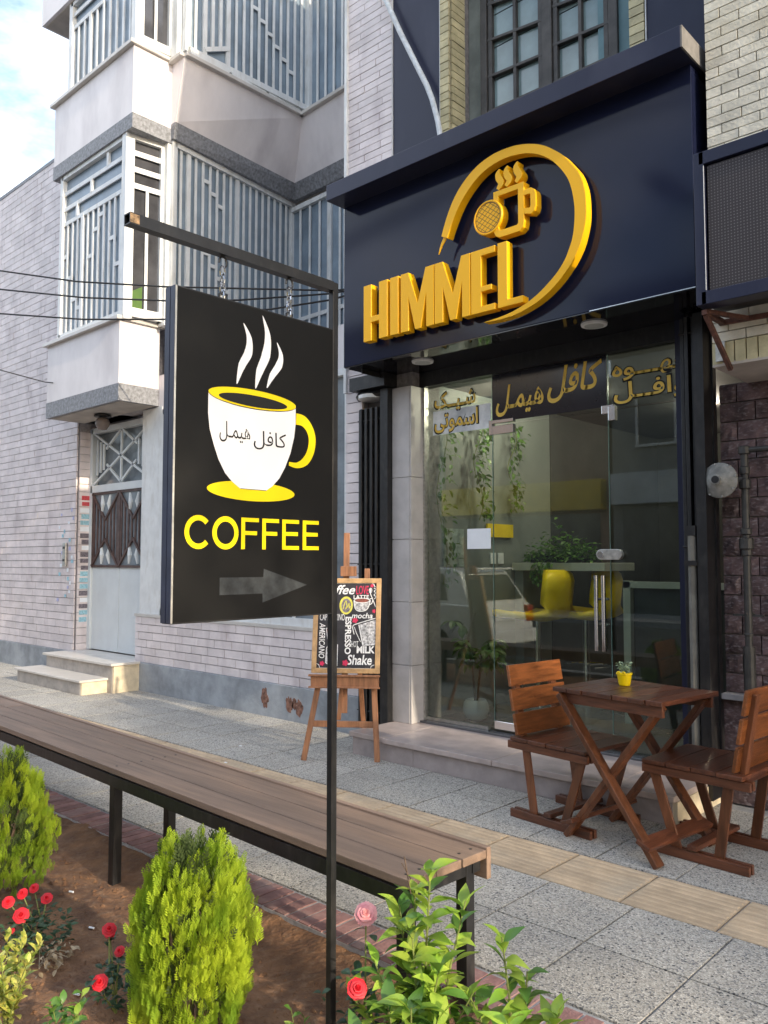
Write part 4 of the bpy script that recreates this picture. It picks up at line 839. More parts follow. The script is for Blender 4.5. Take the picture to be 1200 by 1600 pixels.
# mug with square handle, waffle disc, three curls of steam
mg = MB()
def bent(pts, wd, d0=YF, d1=YB, sm=1): mg.ribbon(pts, wd, FS, d0, d1, sm)
mgo = [(-3.093, 3.905), (-2.853, 3.905), (-2.853, 3.64), (-2.862, 3.605), (-2.89, 3.585), (-3.04, 3.585), (-3.075, 3.60), (-3.093, 3.635)]
mgi = [(-3.052, 3.868), (-2.899, 3.868), (-2.899, 3.645), (-2.903, 3.637), (-2.912, 3.632), (-3.03, 3.632), (-3.045, 3.637), (-3.052, 3.65)]
def frame(o_, i_, name):
    n = len(o_); q = MB(); vs = [FS(u, v, d) for d in (YF, YB) for L_ in (o_, i_) for u, v in L_]; fs = []
    for i in range(n): j_ = (i + 1) % n; fs += [(i, j_, n + j_, n + i), (2 * n + i, 3 * n + i, 3 * n + j_, 2 * n + j_), (i, 2 * n + i, 2 * n + j_, j_), (n + i, n + j_, 3 * n + j_, 3 * n + i)]
    q.add(vs, fs); return obj(name, q, M['yellowface'], sg, .002, fixn=True)
frame(mgo, mgi, 'mug')
frame([(-2.852, 3.848), (-2.80, 3.848), (-2.775, 3.83), (-2.765, 3.80), (-2.765, 3.72), (-2.775, 3.69), (-2.80, 3.675), (-2.852, 3.69)], [(-2.851, 3.812), (-2.815, 3.812), (-2.808, 3.808), (-2.804, 3.80), (-2.804, 3.73), (-2.808, 3.722), (-2.815, 3.718), (-2.851, 3.727)], 'mug_handle')
q = MB(); q.lathe((-3.135, YF - .008, 3.745), [(.116, .075), (.118, .006), (.114, 0), (.106, 0), (.106, .004), (.100, .004), (.0, .004)], 36, 'y'); wf = obj('waffle_disc', q, M['yellowface'], sg, fixn=True)
q = MB(); q.ribbon([(-3.135 + .100 * math.cos(a), 3.745 + .100 * math.sin(a)) for a in [2 * math.pi * k / 40 for k in range(41)]], .005, FS, YF - .0056, None, 1); obj('waffle_rim_line', q, mat('dark_amber_line', (.18, .09, .01), .6), wf)
for k in range(-3, 4):
    for s_ in (-1, 1):
        o_ = k * .028; hl = math.sqrt(max(0, .098 ** 2 - o_ ** 2)); a = R(38) * s_ + (0 if s_ > 0 else 0); d = Vector((math.cos(a), math.sin(a))); nn = Vector((-d.y, d.x)); c = Vector((-3.135, 3.745)) + nn * o_
        q = MB(); q.ribbon([c - d * hl, c + d * hl], .0035, FS, YF - .0052 - .0004 * (s_ > 0), None, 1); obj('waffle_line', q, MATS['dark_amber_line'], wf)
for x, z in ((-3.046, 3.916), (-2.981, 3.918), (-2.903, 3.92)):
    q = MB(); h = .134; q.ribbon([(x - .012, z), (x + .016, z + .035), (x - .004, z + .075), (x - .010, z + .105), (x + .004, z + h)], [.022, .046, .046, .036, .004], FS, YF, YB, 5); obj('steam_curl', q, M['yellowface'], sg, .0015, fixn=True)

# ================================================================== NEIGHBOUR BUILDING (right)
nb_ = thing('neighbour_building', (-.5, 5, 0), 'brick neighbour with cream upper wall overhanging dark purple stone', 'building')
b = MB(); b.box(-1.725, 3.5, 4.57, 9, 2.545, 9.5); b.box(-1.90, 3.5, 5.12, 9, 0, 2.54); obj('masonry', b, M['mortar'], nb_)
b = MB(); b.box(-1.725, 3.5, 4.55, 5.2, 2.525, 2.545); obj('soffit', b, M['soffit'], nb_)
bricks(nb_, M['whitebrick'], -1.728, 1.2, 2.66, 6.6, 4.572, .205, .0565, .006, .02, .5, cap=250, rag=.15)
bricks(nb_, M['yellowbrick'], -1.728, .6, 2.535, 2.66, 4.572, .062, .125, .007, .022, 0, cap=40)
bricks(nb_, M['purplebrick'], -1.90, .2, .655, 2.535, 5.12, .215, .114, .008, .022, .5, rough=.012, cap=180)
b = MB(); b.box(-1.90, 1.5, 5.02, 5.13, .62, .655); obj('ledge', b, mat('pale_ledge', (.36, .34, .34), .6, .1, 9), nb_, .004)
bricks(nb_, M['purplebrick'], -1.92, .6, 0, .62, 5.10, .40, .31, .006, .022, .3, cap=20)
# gas regulator and pipes
gm = thing('gas_regulator', (-1.83, 4.95, 1.9), 'round grey gas regulator with dark pipe on the purple stone', 'gas regulator')
q = MB(); q.lathe((-1.83, 4.87, 1.925), [(.0, -.045), (.028, -.045), (.03, -.03), (.045, -.02), (.095, .012), (.105, .018), (.105, .03), (.095, .034), (.05, .06), (.0, .06)], 28, 'y'); obj('housing', q, M['meter'], gm)
q = MB(); q.lathe((-1.83, 4.82, 1.925), [(.018, -.0), (.022, .0), (.022, .02)], 14, 'y'); obj('vent', q, M['black'], gm)
for k in range(8): a = k * math.pi / 4 + .2; q = MB(); q.lathe((-1.83 + .098 * math.cos(a), 4.885, 1.925 + .098 * math.sin(a)), [(.006, -.01), (.006, .02)], 6, 'y'); obj('bolt', q, M['zinc'], gm)
q = MB(); q.tube([(-1.83, 4.9, 1.91), (-1.715, 4.96, 1.93)], .017, 8); q.tube([(-1.71, 4.965, 0.15), (-1.71, 4.965, 2.10)], .022, 12); q.tube([(-1.71, 4.965, 2.10), (-1.2, 4.965, 2.10), (-.6, 4.965, 2.10)], .018, 10); obj('pipe', q, M['pipe'], gm)
for z, r, h in ((2.10, .034, .05), (1.98, .030, .05), (1.90, .034, .06), (1.62, .032, .04), (1.55, .042, .07), (1.50, .03, .05), (1.02, .027, .02)): q = MB(); q.lathe((-1.71, 4.965, z - h / 2), [(r * .8, 0), (r, .006), (r, h - .006), (r * .8, h)], 12); obj('joint', q, M['pipe'], gm)
q = MB(); q.beam((-1.80, 4.985, 1.13), (-1.63, 4.985, 1.13), .03, .012, (0, 0, 1)); q.tube([(-1.735, 4.99, 1.14), (-1.71, 4.94, 1.14), (-1.685, 4.99, 1.14)], .008, 6); obj('clip', q, M['pipe'], gm)
q = MB(); q.tube([(-1.71, 4.965, .3), (-1.71, 4.965, .95)], .034, 12); obj('sleeve', q, M['pipe'], gm)
# LED board and rusty bracket
ld = thing('led_board', (-1.0, 4.35, 2.8), 'dark dotted LED display board in navy frame above the gas pipes', 'display board')
q = MB(); q.box(-1.62, .6, 4.262, 4.27, 2.86, 3.54); obj('screen', q, M['led'], ld)
q = MB(); q.beam((-1.66, 4.3, 2.83), (.6, 4.3, 2.83), .07, .11, (0, 1, 0)); q.beam((-1.66, 4.3, 3.585), (.6, 4.3, 3.585), .07, .11, (0, 1, 0)); q.beam((-1.66, 4.3, 2.795), (-1.66, 4.3, 3.62), .055, .11, (0, 1, 0)); obj('frame', q, M['navymatt'], ld, .003)
q = MB(); q.box(-1.66, .6, 4.35, 4.5, 2.81, 3.6); obj('back_box', q, M['black'], ld); q = MB(); q.box(-1.6345, -1.6315, 4.243, 4.2455, 2.87, 3.54); obj('light_strip', q, M['whitepaint'], ld)
br = thing('sign_bracket', (-1.66, 4.45, 2.75), 'rusty triangular steel bracket under the LED board', 'bracket')
q = MB(); q.beam((-1.66, 4.28, 2.765), (-1.66, 4.56, 2.765), .028, .028); q.beam((-1.66, 4.30, 2.755), (-1.63, 4.56, 2.50), .024, .024); q.beam((-1.68, 4.54, 2.765), (-1.42, 4.55, 2.76), .028, .028); q.beam((-1.66, 4.31, 2.775), (-1.52, 4.55, 2.76), .024, .024); obj('frame', q, M['ruststeel'], br, .002)
q = MB(); q.box(-1.70, -1.65, 4.53, 4.55, 2.55, 2.66); obj('plate', q, M['zinc'], br)
q = MB(); q.tube([(-1.60, 5.08, 2.50), (-1.55, 5.05, 2.38), (-1.4, 5.05, 2.34), (-1.2, 5.05, 2.42), (-.8, 5.05, 2.5)], .008, 6); single('hanging_cable', q, M['cable'], 'black cable looping below the cream brick overhang', 'cable')

# conduit and overhead wires
q = MB(); q.tube([(-4.66, 4.88, 6.5), (-4.513, 4.88, 6.18), (-4.354, 4.88, 5.83), (-4.146, 4.88, 5.41), (-4.07, 4.88, 5.26), (-4.013, 4.88, 5.12), (-3.955, 4.88, 4.92), (-3.905, 4.86, 4.72), (-3.89, 4.86, 4.4)], .022, 10); cdn = thing('wall_conduit', (-4.1, 4.88, 4.4), 'pale flexible conduit curving down the navy cladding', 'conduit'); obj('tube', q, M['greyconduit'], cdn, smooth=True)
WR = [[(-16, 1.9, 6.6), (-9.13, 3.6, 4.643), (-7.93, 3.895, 4.313), (-6.816, 4.235, 4.085), (-5.151, 4.88, 3.826), (-4.9, 4.93, 3.80)],
      [(-16, 1.9, 6.2), (-9.116, 3.6, 4.431), (-7.834, 3.92, 4.13), (-6.812, 4.235, 3.947), (-6.027, 4.518, 3.847), (-5.151, 4.88, 3.80), (-4.9, 4.93, 3.80)],
      [(-16, 1.9, 5.7), (-9.097, 3.6, 4.155), (-7.824, 3.92, 3.902), (-6.807, 4.235, 3.764), (-5.708, 4.644, 3.724), (-5.15, 4.88, 3.745), (-4.9, 4.93, 3.77)],
      [(-14, 2.3, 4.4), (-10.061, 4.0, 3.753), (-9.834, 4.45, 3.643), (-9.7, 4.49, 3.62)]]
for i, p in enumerate(WR):
    q = MB(); q.tube(p, .009 if i < 3 else .007, 6); single('overhead_cable', q, M['cable'], ('topmost thin black cable crossing the left bay window', 'middle of three black cables crossing the bay glass', 'lowest black cable passing just below the bay window', 'short black cable ending at the lower bay parapet')[i], 'cable', 'black cables strung to the building')

# ================================================================== HANGING COFFEE SIGN
hs = thing('hanging_sign', (-1.76, 1.4, 1.295), 'black double-edged COFFEE sign with white cup hanging from the post arm', 'sign')
XF = -1.735
q = MB(); q.box(-1.778, XF - .0006, 1.109, 1.648, 1.295, 2.135); obj('case', q, M['black'], hs, .002)
q = MB(); q.box(XF - .0006, XF, 1.113, 1.644, 1.299, 2.131); obj('face', q, M['blackmatt'], hs)
q = MB(); q.box(-1.7785, -1.758, 1.1065, 1.109, 1.297, 2.134); q.box(-1.7545, -1.736, 1.1065, 1.109, 1.297, 2.134); obj('edge_strip', q, M['signedge'], hs, kind='stuff')
q = MB(); q.box(-1.7362, -1.7345, 1.1075, 1.1125, 1.297, 2.134); obj('edge_line', q, M['zinc'], hs)
FX = lambda u, v, d: (XF + d, u, v)
def ell(cx, cy, rx, ry, n=48, a0=0, a1=2 * math.pi): return [(cx + rx * math.cos(a0 + (a1 - a0) * k / n), cy + ry * math.sin(a0 + (a1 - a0) * k / n)) for k in range(n + (0 if abs(a1 - a0 - 2 * math.pi) < 1e-6 else 1))]
def flat(poly, d, m, name, par): q = MB(); q.add([FX(u, v, d) for u, v in poly], [tuple(range(len(poly)))]); return obj(name, q, m, par)
flat(ell(1.353, 1.634, .146, .026), .0006, M['yellowprint'], 'saucer_print', hs)
cup = [(1.2075, 1.880), (1.2075, 1.826), (1.213, 1.785), (1.225, 1.749), (1.241, 1.710), (1.262, 1.676), (1.285, 1.655), (1.311, 1.639), (1.398, 1.639), (1.420, 1.653), (1.444, 1.676), (1.464, 1.708), (1.483, 1.749), (1.496, 1.795), (1.501, 1.835), (1.501, 1.880)] + ell(1.354, 1.882, .147, .027, 20, 0, -math.pi)
flat([(a, c) for a, c in cup], .0012, M['whiteprint'], 'cup_print', hs)
q = MB(); q.ribbon([(1.311, 1.6388), (1.398, 1.6388)], .0014, FX, .0016, None, 1); obj('cup_base_line', q, M['blackprint'], hs)
flat(ell(1.354, 1.882, .147, .025), .0018, M['yellowprint'], 'rim_print', hs)
flat(ell(1.354, 1.8765, .115, .0155), .0024, M['blackprint'], 'coffee_print', hs)
q = MB(); q.ribbon(ell(1.354, 1.882, .1475, .0265, 24, 0, -math.pi), .0012, FX, .0026, None, 1); obj('rim_line', q, M['blackprint'], hs)
q = MB(); q.ribbon([(1.503, 1.848), (1.530, 1.845), (1.553, 1.826), (1.564, 1.797), (1.558, 1.760), (1.538, 1.731), (1.508, 1.717), (1.478, 1.719)], [.032, .031, .027, .026, .026, .024, .016, .010], FX, .0008, None, 6); obj('handle_print', q, M['yellowprint'], hs)
for P_, W_ in (([(1.317, 2.082), (1.336, 2.045), (1.334, 2.005), (1.312, 1.965), (1.297, 1.915)], [.001, .017, .026, .022, .002]), ([(1.381, 2.116), (1.399, 2.065), (1.394, 2.01), (1.372, 1.96), (1.359, 1.912)], [.001, .019, .029, .023, .002]), ([(1.432, 2.052), (1.446, 2.02), (1.440, 1.99), (1.415, 1.955), (1.398, 1.920)], [.001, .014, .023, .018, .002])):
    q = MB(); q.ribbon(P_, W_, FX, .0006, None, 6); obj('steam_print', q, M['whiteprint'], hs)
obj('cup_lettering', fitted_text('\uFEDE\u0640\uFEE4\uFBFF\uFEEB', 1.243, 1.342, 1.757, 1.812, FX, .0017, .0), M['blackprint'], hs)
obj('cup_lettering', fitted_text('\uFEDE\uFED3\uFE8E\uFB90', 1.354, 1.466, 1.748, 1.800, FX, .0017, .0), M['blackprint'], hs)
zb, zt = 1.480, 1.563; th = .0125
def cof(q, name): obj(name, q, M['yellowprint'], hs)
q = MB(); q.ribbon([(1.1835 + .0340 * math.cos(a), 1.5215 + .036 * math.sin(a)) for a in [R(42) + (R(318) - R(42)) * k / 24 for k in range(25)]], .0135, FX, .0006, None, 1); cof(q, 'letter_C')
q = MB(); q.ribbon([(1.2665 + .0345 * math.cos(a), 1.5215 + .036 * math.sin(a)) for a in [2 * math.pi * k / 36 for k in range(37)]], .0135, FX, .0006, None, 1); cof(q, 'letter_O')
def rects(rs, name):
    q = MB()
    for a, c, e, f in rs: q.add([FX(a, e, .0006), FX(c, e, .0006), FX(c, f, .0006), FX(a, f, .0006)], [(0, 1, 2, 3)])
    cof(q, name)
for x in (1.3165, 1.386): rects([(x, x + .0125, zb, zt), (x + .0125, x + .058, zt - .0105, zt), (x + .0125, x + .052, 1.5175, 1.528)], 'letter_F')
for x in (1.4555, 1.5305): rects([(x, x + .0125, zb, zt), (x + .0125, x + .061, zt - .0105, zt), (x + .0125, x + .057, 1.5185, 1.529), (x + .0125, x + .061, zb, zb + .0105)], 'letter_E')
flat([(1.2495, 1.362), (1.3885, 1.362), (1.389, 1.338), (1.547, 1.382), (1.3925, 1.428), (1.391, 1.406), (1.2495, 1.4065)], .0006, M['arrow'], 'arrow_print', hs)
for y in (1.264, 1.494):
    ch = thing('chain', (-1.757, y, 2.14), ('outer short steel chain holding the coffee sign' if y < 1.3 else 'inner short steel chain holding the coffee sign by the post'), 'chain', 'chains holding the coffee sign')
    q = MB(); q.tube([(-1.757, y + .012 * math.cos(a), 2.238 + .016 * math.sin(a)) for a in [k * .62 - 1 for k in range(8)]], .003, 6); obj('hook', q, M['black'], ch)
    for k in range(4):
        q = MB(); zc = 2.212 - k * .022; pts = []
        for a in range(11):
            t = 2 * math.pi * a / 10; e = (.008 * math.cos(t), .0165 * math.sin(t)); pts.append((-1.757 + (e[0] if k % 2 else 0), y + (0 if k % 2 else e[0]), zc + e[1]))
        q.tube(pts, .0027, 6, False); obj('link', q, M['chrome'], ch)
    q = MB(); q.tube([(-1.757, y - .01, 2.134), (-1.757, y - .011, 2.15), (-1.757, y, 2.158), (-1.757, y + .011, 2.15), (-1.757, y + .01, 2.134)], .0028, 6); obj('eyelet', q, M['black'], ch)
ps = thing('sign_post', (-1.755, 1.667, -.06), 'slim black square steel post with arm carrying the coffee sign', 'post')
q = MB(); q.beam((-1.757, 1.6675, -.3), (-1.757, 1.6675, 2.283), .021, .021, (0, 1, 0)); obj('upright', q, M['black'], ps, .0015)
q = MB(); z0, z1, y0, y1 = 2.255, 2.283, .985, 1.657
for a in ((-1.771, -1.768, z0, z1), (-1.746, -1.743, z0, z1), (-1.768, -1.746, z0, z0 + .003), (-1.768, -1.746, z1 - .003, z1)): q.box(a[0], a[1], y0, y1, a[2], a[3])
obj('arm', q, M['black'], ps)
q = MB(); q.box(-1.7425, -1.7420, .985, 1.01, 2.258, 2.28); obj('bare_end', q, mat('bare_wood_stain', (.38, .24, .12), .6, .4, 90), ps)

# ================================================================== BENCH
bn = thing('bench', (-5.4, 2.15, -.06), 'long low bench of weathered brown planks on black steel legs', 'bench')
bx = Vector((1, -.0385, 0)).normalized(); by = Vector((.0385, 1, 0)).normalized(); bo = Vector((-1.655, 2.287, .482))
def BP(u, v, z=0): return bo - bx * u - by * v + Vector((0, 0, z))       # u: distance from the near end, v: from the far edge
for i, v in enumerate((.061, .188, .315)):
    for u0, u1 in ((0, 3.9), (3.905, 8.4)):
        q = MB(); q.beam(BP(u0 + random.uniform(0, .004), v, -.014), BP(u1, v, -.014), .121, .028); obj('plank', q, M['plank'], bn, .003)
q = MB(); q.beam(BP(0, -.012, -.045), BP(8.4, -.012, -.045), .022, .105); obj('edge_plank', q, M['plank'], bn, .003)
q = MB(); q.beam(BP(0, .368, -.060), BP(8.4, .368, -.060), .020, .05); obj('front_rail', q, M['black'], bn)
q = MB(); q.beam(BP(0.02, .03, -.048), BP(8.4, .03, -.048), .04, .04); obj('back_rail', q, M['black'], bn)
for u in (.045, 1.93, 4.6, 6.8):
    q = MB(); q.beam(BP(u, .01, -.05), BP(u, .36, -.05), .042, .042); obj('cross_member', q, M['black'], bn)
    for v in (.061, .188, .315):
        for dv in (-.03, .03): q = MB(); q.lathe(BP(u, v + dv, 0), [(.0055, -.002), (.0055, .0012), (.003, .0018)], 8); obj('screw', q, M['black'], bn)
    for v in (.345, .06):
        q = MB(); a = BP(u, v, -.03); c = BP(u, v, -.7); q.beam(a, c, .044, .044, (0, 1, 0)); obj('leg', q, M['black'], bn, .002)

# ================================================================== CHAIRS AND TABLE
def chair():
    t = thing('wooden_chair', (0, 0, 0), 'x', 'chair', 'stained wood chairs at the cafe table')
    for k in range(4):
        q = MB(); x = -.255 + k * .128; q.box(x, x + .124, -.245 + ru(-.004, .004), .245 + ru(-.004, .004), .428 + ru(0, .002), .45 + ru(0, .002)); obj('seat_plank', q, M['woody'], t, .003)
    for s_ in (-1, 1):
        for o_ in (.185, .222):
            q = MB(); q.box(-.285, .262, s_ * o_ - .011, s_ * o_ + .011, .383, .425); obj('seat_rail', q, M['woodx'], t, .003)
            q = MB(); q.box(-.27, .275, s_ * o_ - .011, s_ * o_ + .011, .0, .045); obj('runner', q, M['woodx'], t, .003)
        for a, c in (((.215, .41), (.085, .012)), ((-.175, .41), (-.115, .012))):
            q = MB(); q.beam((a[0], s_ * .2035, a[1]), (c[0], s_ * .2035, c[1]), .05, .0145, (0, 1, 0)); q.v = q.v; obj('leg', q, M['woodz'], t, .002)
        q = MB(); q.beam((-.218, s_ * .165, .385), (-.295, s_ * .165, .825), .026, .05, (0, 1, 0)); obj('back_post', q, M['woodz'], t, .003)
    q = MB(); q.beam((.0, -.24, .066), (.0, .24, .066), .05, .024); obj('stretcher', q, M['woody'], t, .003)
    q = MB(); q.beam((-.20, -.17, .40), (-.20, .17, .40), .03, .03); obj('back_stretcher', q, M['woody'], t, .003)
    ob = []
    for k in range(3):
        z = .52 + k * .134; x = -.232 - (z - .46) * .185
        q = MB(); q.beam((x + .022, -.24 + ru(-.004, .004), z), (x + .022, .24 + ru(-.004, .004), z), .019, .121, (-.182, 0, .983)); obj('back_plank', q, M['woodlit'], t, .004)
    return t
ch1 = chair(); ch2 = copy_tree(ch1)
ch1.location = (-2.41, 4.165, 0); ch1.rotation_euler = (0, 0, R(-7)); ch1['label'] = 'left wooden chair facing right towards the table, back orange in light'
ch2.location = (-1.64, 4.20, 0); ch2.rotation_euler = (0, 0, R(176)); ch2['label'] = 'right wooden chair seen from behind, turned left towards the table'
tb = thing('wooden_table', (0, 0, 0), 'square stained plank table on crossed legs between two chairs', 'table')
for k in range(7):
    q = MB(); x = -.325 + k * .0932; q.box(x, x + .0892, -.262 + ru(-.005, .005), .262 + ru(-.005, .005), .757, .779 + ru(0, .002)); obj('top_plank', q, M['woody'], tb, .003)
for s_ in (-1, 1):
    q = MB(); q.box(-.31, .31, s_ * .222 - .011, s_ * .222 + .011, .70, .755); obj('apron', q, M['woodx'], tb, .003)
    q = MB(); q.beam((-.285, s_ * .245 if s_ < 0 else s_ * .245, .745), (.285, s_ * .245, .004), .028, .062, (0, 1, 0)); obj('leg', q, M['woodz'], tb, .003)
    q = MB(); q.beam((.285, s_ * .198, .745), (-.285, s_ * .198, .004), .028, .062, (0, 1, 0)); obj('leg', q, M['woodz'], tb, .003)
    q = MB(); q.lathe((0, s_ * .262, .374), [(.009, -.004), (.012, 0), (.012, .004)], 10, 'y'); obj('bolt', q, M['zinc'], tb)
for x in (-.225, .225):
    q = MB(); q.beam((x, -.29, .10 if x < 0 else .098), (x, .29, .10), .075, .022, (.4 if x > 0 else -.4, 0, 1)); obj('stretcher', q, M['woody'], tb, .003)
tb.location = (-1.985, 4.058, 0); tb.rotation_euler = (0, 0, R(-8))
# yellow pot with small plant
yp = thing('yellow_flower_pot', (-2.075, 4.13, .781), 'tiny yellow bucket pot with grey-green sprigs on the table', 'plant pot')
PC = Vector((-2.075, 4.13, .781))
q = MB(); q.lathe(PC, [(.026, 0), (.030, .004), (.039, .058), (.042, .06), (.042, .068), (.038, .069), (.034, .055), (.0, .054)], 22); obj('pot', q, M['yellowpot'], yp, smooth=False)
for s_ in (-1, 1): q = MB(); q.tube([PC + Vector((.014 * s_ + .012 * math.cos(a), -.038, .062 + .014 * math.sin(a))) for a in [k * math.pi / 6 for k in range(7)]], .0035, 6); obj('loop_handle', q, M['yellowpot'], yp)
q = MB()
for k in range(16):
    a, l = ru(0, 6.28), ru(.03, .06); tip = PC + Vector((l * .8 * math.cos(a), l * .8 * math.sin(a), .055 + ru(.04, .075))); q.tube([PC + Vector((0, 0, .05)), tip], .0012, 4)
    for j in range(9): addleaf(q, LT, PC.lerp(tip, .4 + .07 * j) + Vector((0, 0, .02 * (1 - j / 9))), ru(0, 6.28), ru(-.2, 1), ru(-1, 1), ru(.013, .021))
obj('sprigs', q, M['succulent'], yp, kind='stuff')

# ================================================================== MENU EASEL
O_ = Vector((-4.343, 4.204, 0)); Ue = Vector((.8, .6, 0)); We = Vector((-.6, .8, 0))
def E3(u, w, z): return O_ + Ue * u + We * w + Vector((0, 0, z))
es = thing('menu_easel', O_, 'wooden easel holding a chalked coffee menu board by the shutter', 'easel')
def eb_(a, c, wd, h, nm, m='easelwood', up=None): q = MB(); q.beam(E3(*a), E3(*c), wd, h, up or We); obj(nm, q, M[m], es, .003)
eb_((-.265, -.02, 0), (-.165, .03, .55), .04, .022, 'leg'); eb_((.275, -.02, 0), (.245, .03, .55), .04, .022, 'leg')
eb_((.13, .42, .0), (.10, .12, 1.0), .035, .02, 'rear_leg'); eb_((.02, .06, .33), (.015, .21, 1.66), .045, .022, 'mast'); eb_((-.02, .06, .28), (.005, .06, .56), .03, .02, 'brace')
eb_((-.215, .01, .26), (.255, .01, .26), .045, .018, 'cross_bar')
eb_((-.215, -.005, .57), (.285, -.005, .57), .085, .04, 'tray'); eb_((-.23, -.03, .615), (.295, -.03, .615), .014, .03, 'tray_lip'); eb_((-.23, -.03, .53), (.295, -.03, .53), .012, .02, 'tray_lip')
eb_((-.02, .13, 1.37), (.10, .13, 1.37), .075, .03, 'top_clamp'); eb_((.18, .13, 1.28), (.18, .14, 1.39), .04, .02, 'rear_upright')
def EB(a, b, d=0):                                           # board plane coordinates: a across 0..1, b up 0..1
    z = .628 + .69 * b; return E3(-.215 + .505 * a, .0 + .12 * b - d, z)
def ebeam(a, c, wd, nm): q = MB(); q.beam(EB(*a), EB(*c), wd, .022, We); obj(nm, q, M['easelframe'], es, .003)
ebeam((0, .027), (1, .027), .036, 'board_frame'); ebeam((0, .973), (1, .973), .036, 'board_frame'); ebeam((.036, .05), (.036, .95), .036, 'board_frame'); ebeam((.964, .05), (.964, .95), .036, 'board_frame')
q = MB(); q.add([EB(.05, .04, 0), EB(.95, .04, 0), EB(.95, .96, 0), EB(.05, .96, 0), EB(.05, .04, -.01), EB(.95, .04, -.01), EB(.95, .96, -.01), EB(.05, .96, -.01)], [(0, 1, 2, 3), (7, 6, 5, 4), (0, 4, 5, 1), (1, 5, 6, 2), (2, 6, 7, 3), (3, 7, 4, 0)]); cb = obj('chalkboard', q, M['chalkboard'], es)
def px2(x, y): return (.055 + (x - 125) / 820 * .89, .045 + (1440 - y) / 1165 * .91)
EF = lambda x, y, d: EB(*px2(x, y), d)
def chalk(q, m, nm): obj(nm, q, M[m], cb)
def cst(pts, wd, m='whitechalk', d=.0016, nm='chalk_line', sm=4): q = MB(); q.ribbon(pts, wd, EF, d, None, sm); chalk(q, m, nm)
def ctx(body, x0, x1, y0, y1, m='whitechalk', off=.015, shear=0, rot=0):
    if rot == 0: t = fitted_text(body, x0, x1, y1, y0, EF, .0016, off, shear)
    elif rot < 0: t = fitted_text(body, y0, y1, x0, x1, lambda u, v, d: EF(v, u, d), .0016, off, shear)      # reads downwards
    else: t = fitted_text(body, -y1, -y0, x0, x1, lambda u, v, d: EF(v, -u, d), .0016, off, shear)
    chalk(t, m, 'chalk_word')
cst([(190, 285), (870, 285), (895, 300), (905, 330), (940, 345), (940, 1380), (905, 1385), (880, 1400), (870, 1432), (190, 1432), (170, 1385), (135, 1370), (135, 345), (160, 335), (180, 310), (190, 285)], 9, sm=1)
ctx('Coffee', 150, 640, 310, 440, shear=.35); ctx('LOVE', 655, 825, 320, 440, 'redpaint', .01); ctx('LATTE', 620, 830, 448, 500); ctx('mocha', 600, 885, 690, 765, shear=.2); ctx('CAPPUCCINO', 165, 505, 705, 795, off=.0)
ctx('AMERICANO', 165, 245, 830, 1300, rot=-1, off=.01, shear=.2); ctx('ESPRESSO', 515, 600, 745, 1245, rot=-1, off=.03); ctx('MILK', 680, 925, 1135, 1230, off=.04); ctx('Shake', 555, 885, 1250, 1385, off=.02, shear=.15); ctx('HOT', 605, 700, 1070, 1150, off=.0); cst([(895, 350), (925, 370), (900, 395), (925, 420), (898, 445), (925, 470), (905, 500)], 9)
def cpoly(pts, m, d=.0012, nm='chalk_fill'): q = MB(); q.add([EF(x, y, d) for x, y in pts], [tuple(range(len(pts)))]); chalk(q, m, nm)
cpoly([(625, 520), (850, 510), (830, 600), (790, 655), (690, 665), (640, 620)], 'greychalk'); cpoly(ell(735, 522, 95, 26, 20), 'brownchalk', .002); cst([(x, y) for x, y in ell(735, 522, 110, 32, 20)] + [(845, 522)], 9, d=.0024, sm=1); cst([(625, 530), (645, 630), (700, 668), (790, 655), (835, 590), (850, 520)], 9, d=.002); cst([(840, 500), (880, 500), (870, 560), (830, 580)], 10)
cst([(845, 370), (850, 430), (880, 500), (925, 610)], 10); cpoly(ell(850, 385, 24, 38, 14), 'greychalk')
cpoly(ell(520, 590, 92, 122, 28), 'yellowchalk'); cpoly(ell(522, 592, 66, 95, 24), 'stickdark', .0016); cst([(480, 640), (500, 560), (520, 530), (530, 600), (510, 640), (545, 600), (560, 560), (565, 630), (580, 600)], 11, 'yellowchalk', .0022)
cpoly([(265, 905), (375, 900), (355, 1045), (285, 1050)], 'brownchalk'); cst([(258, 900), (282, 1055), (360, 1050), (380, 900), (258, 900)], 9, sm=1)
for x in (300, 320, 342): cst([(x, 885), (x - 10, 860), (x + 8, 845), (x, 825)], 7, 'yellowchalk')
cpoly([(270, 1180), (400, 1170), (400, 1415), (350, 1415), (270, 1370)], 'greychalk'); cst([(300, 1100), (270, 1170), (262, 1360), (340, 1412), (420, 1400), (420, 1120), (300, 1100)], 10, sm=1)
cpoly([(700, 850), (935, 780), (930, 1110), (760, 1125)], 'greychalk'); cst([(640, 980), (620, 870), (700, 830), (930, 760)], 11); cst([(700, 850), (760, 1125), (920, 1115)], 12, sm=1); cst([(640, 880), (670, 960), (730, 1080)], 8)
for x, y, r in ((215, 1370, 30), (530, 1360, 38), (648, 790, 36), (905, 665, 24), (870, 320, 22), (340, 640, 26)): cpoly([(x + r * (1 + .2 * math.cos(5 * a)) * math.cos(a), y + r * (1 + .2 * math.cos(5 * a)) * math.sin(a)) for a in [2 * math.pi * k / 20 for k in range(20)]], 'redpaint', .0024, 'chalk_flower')

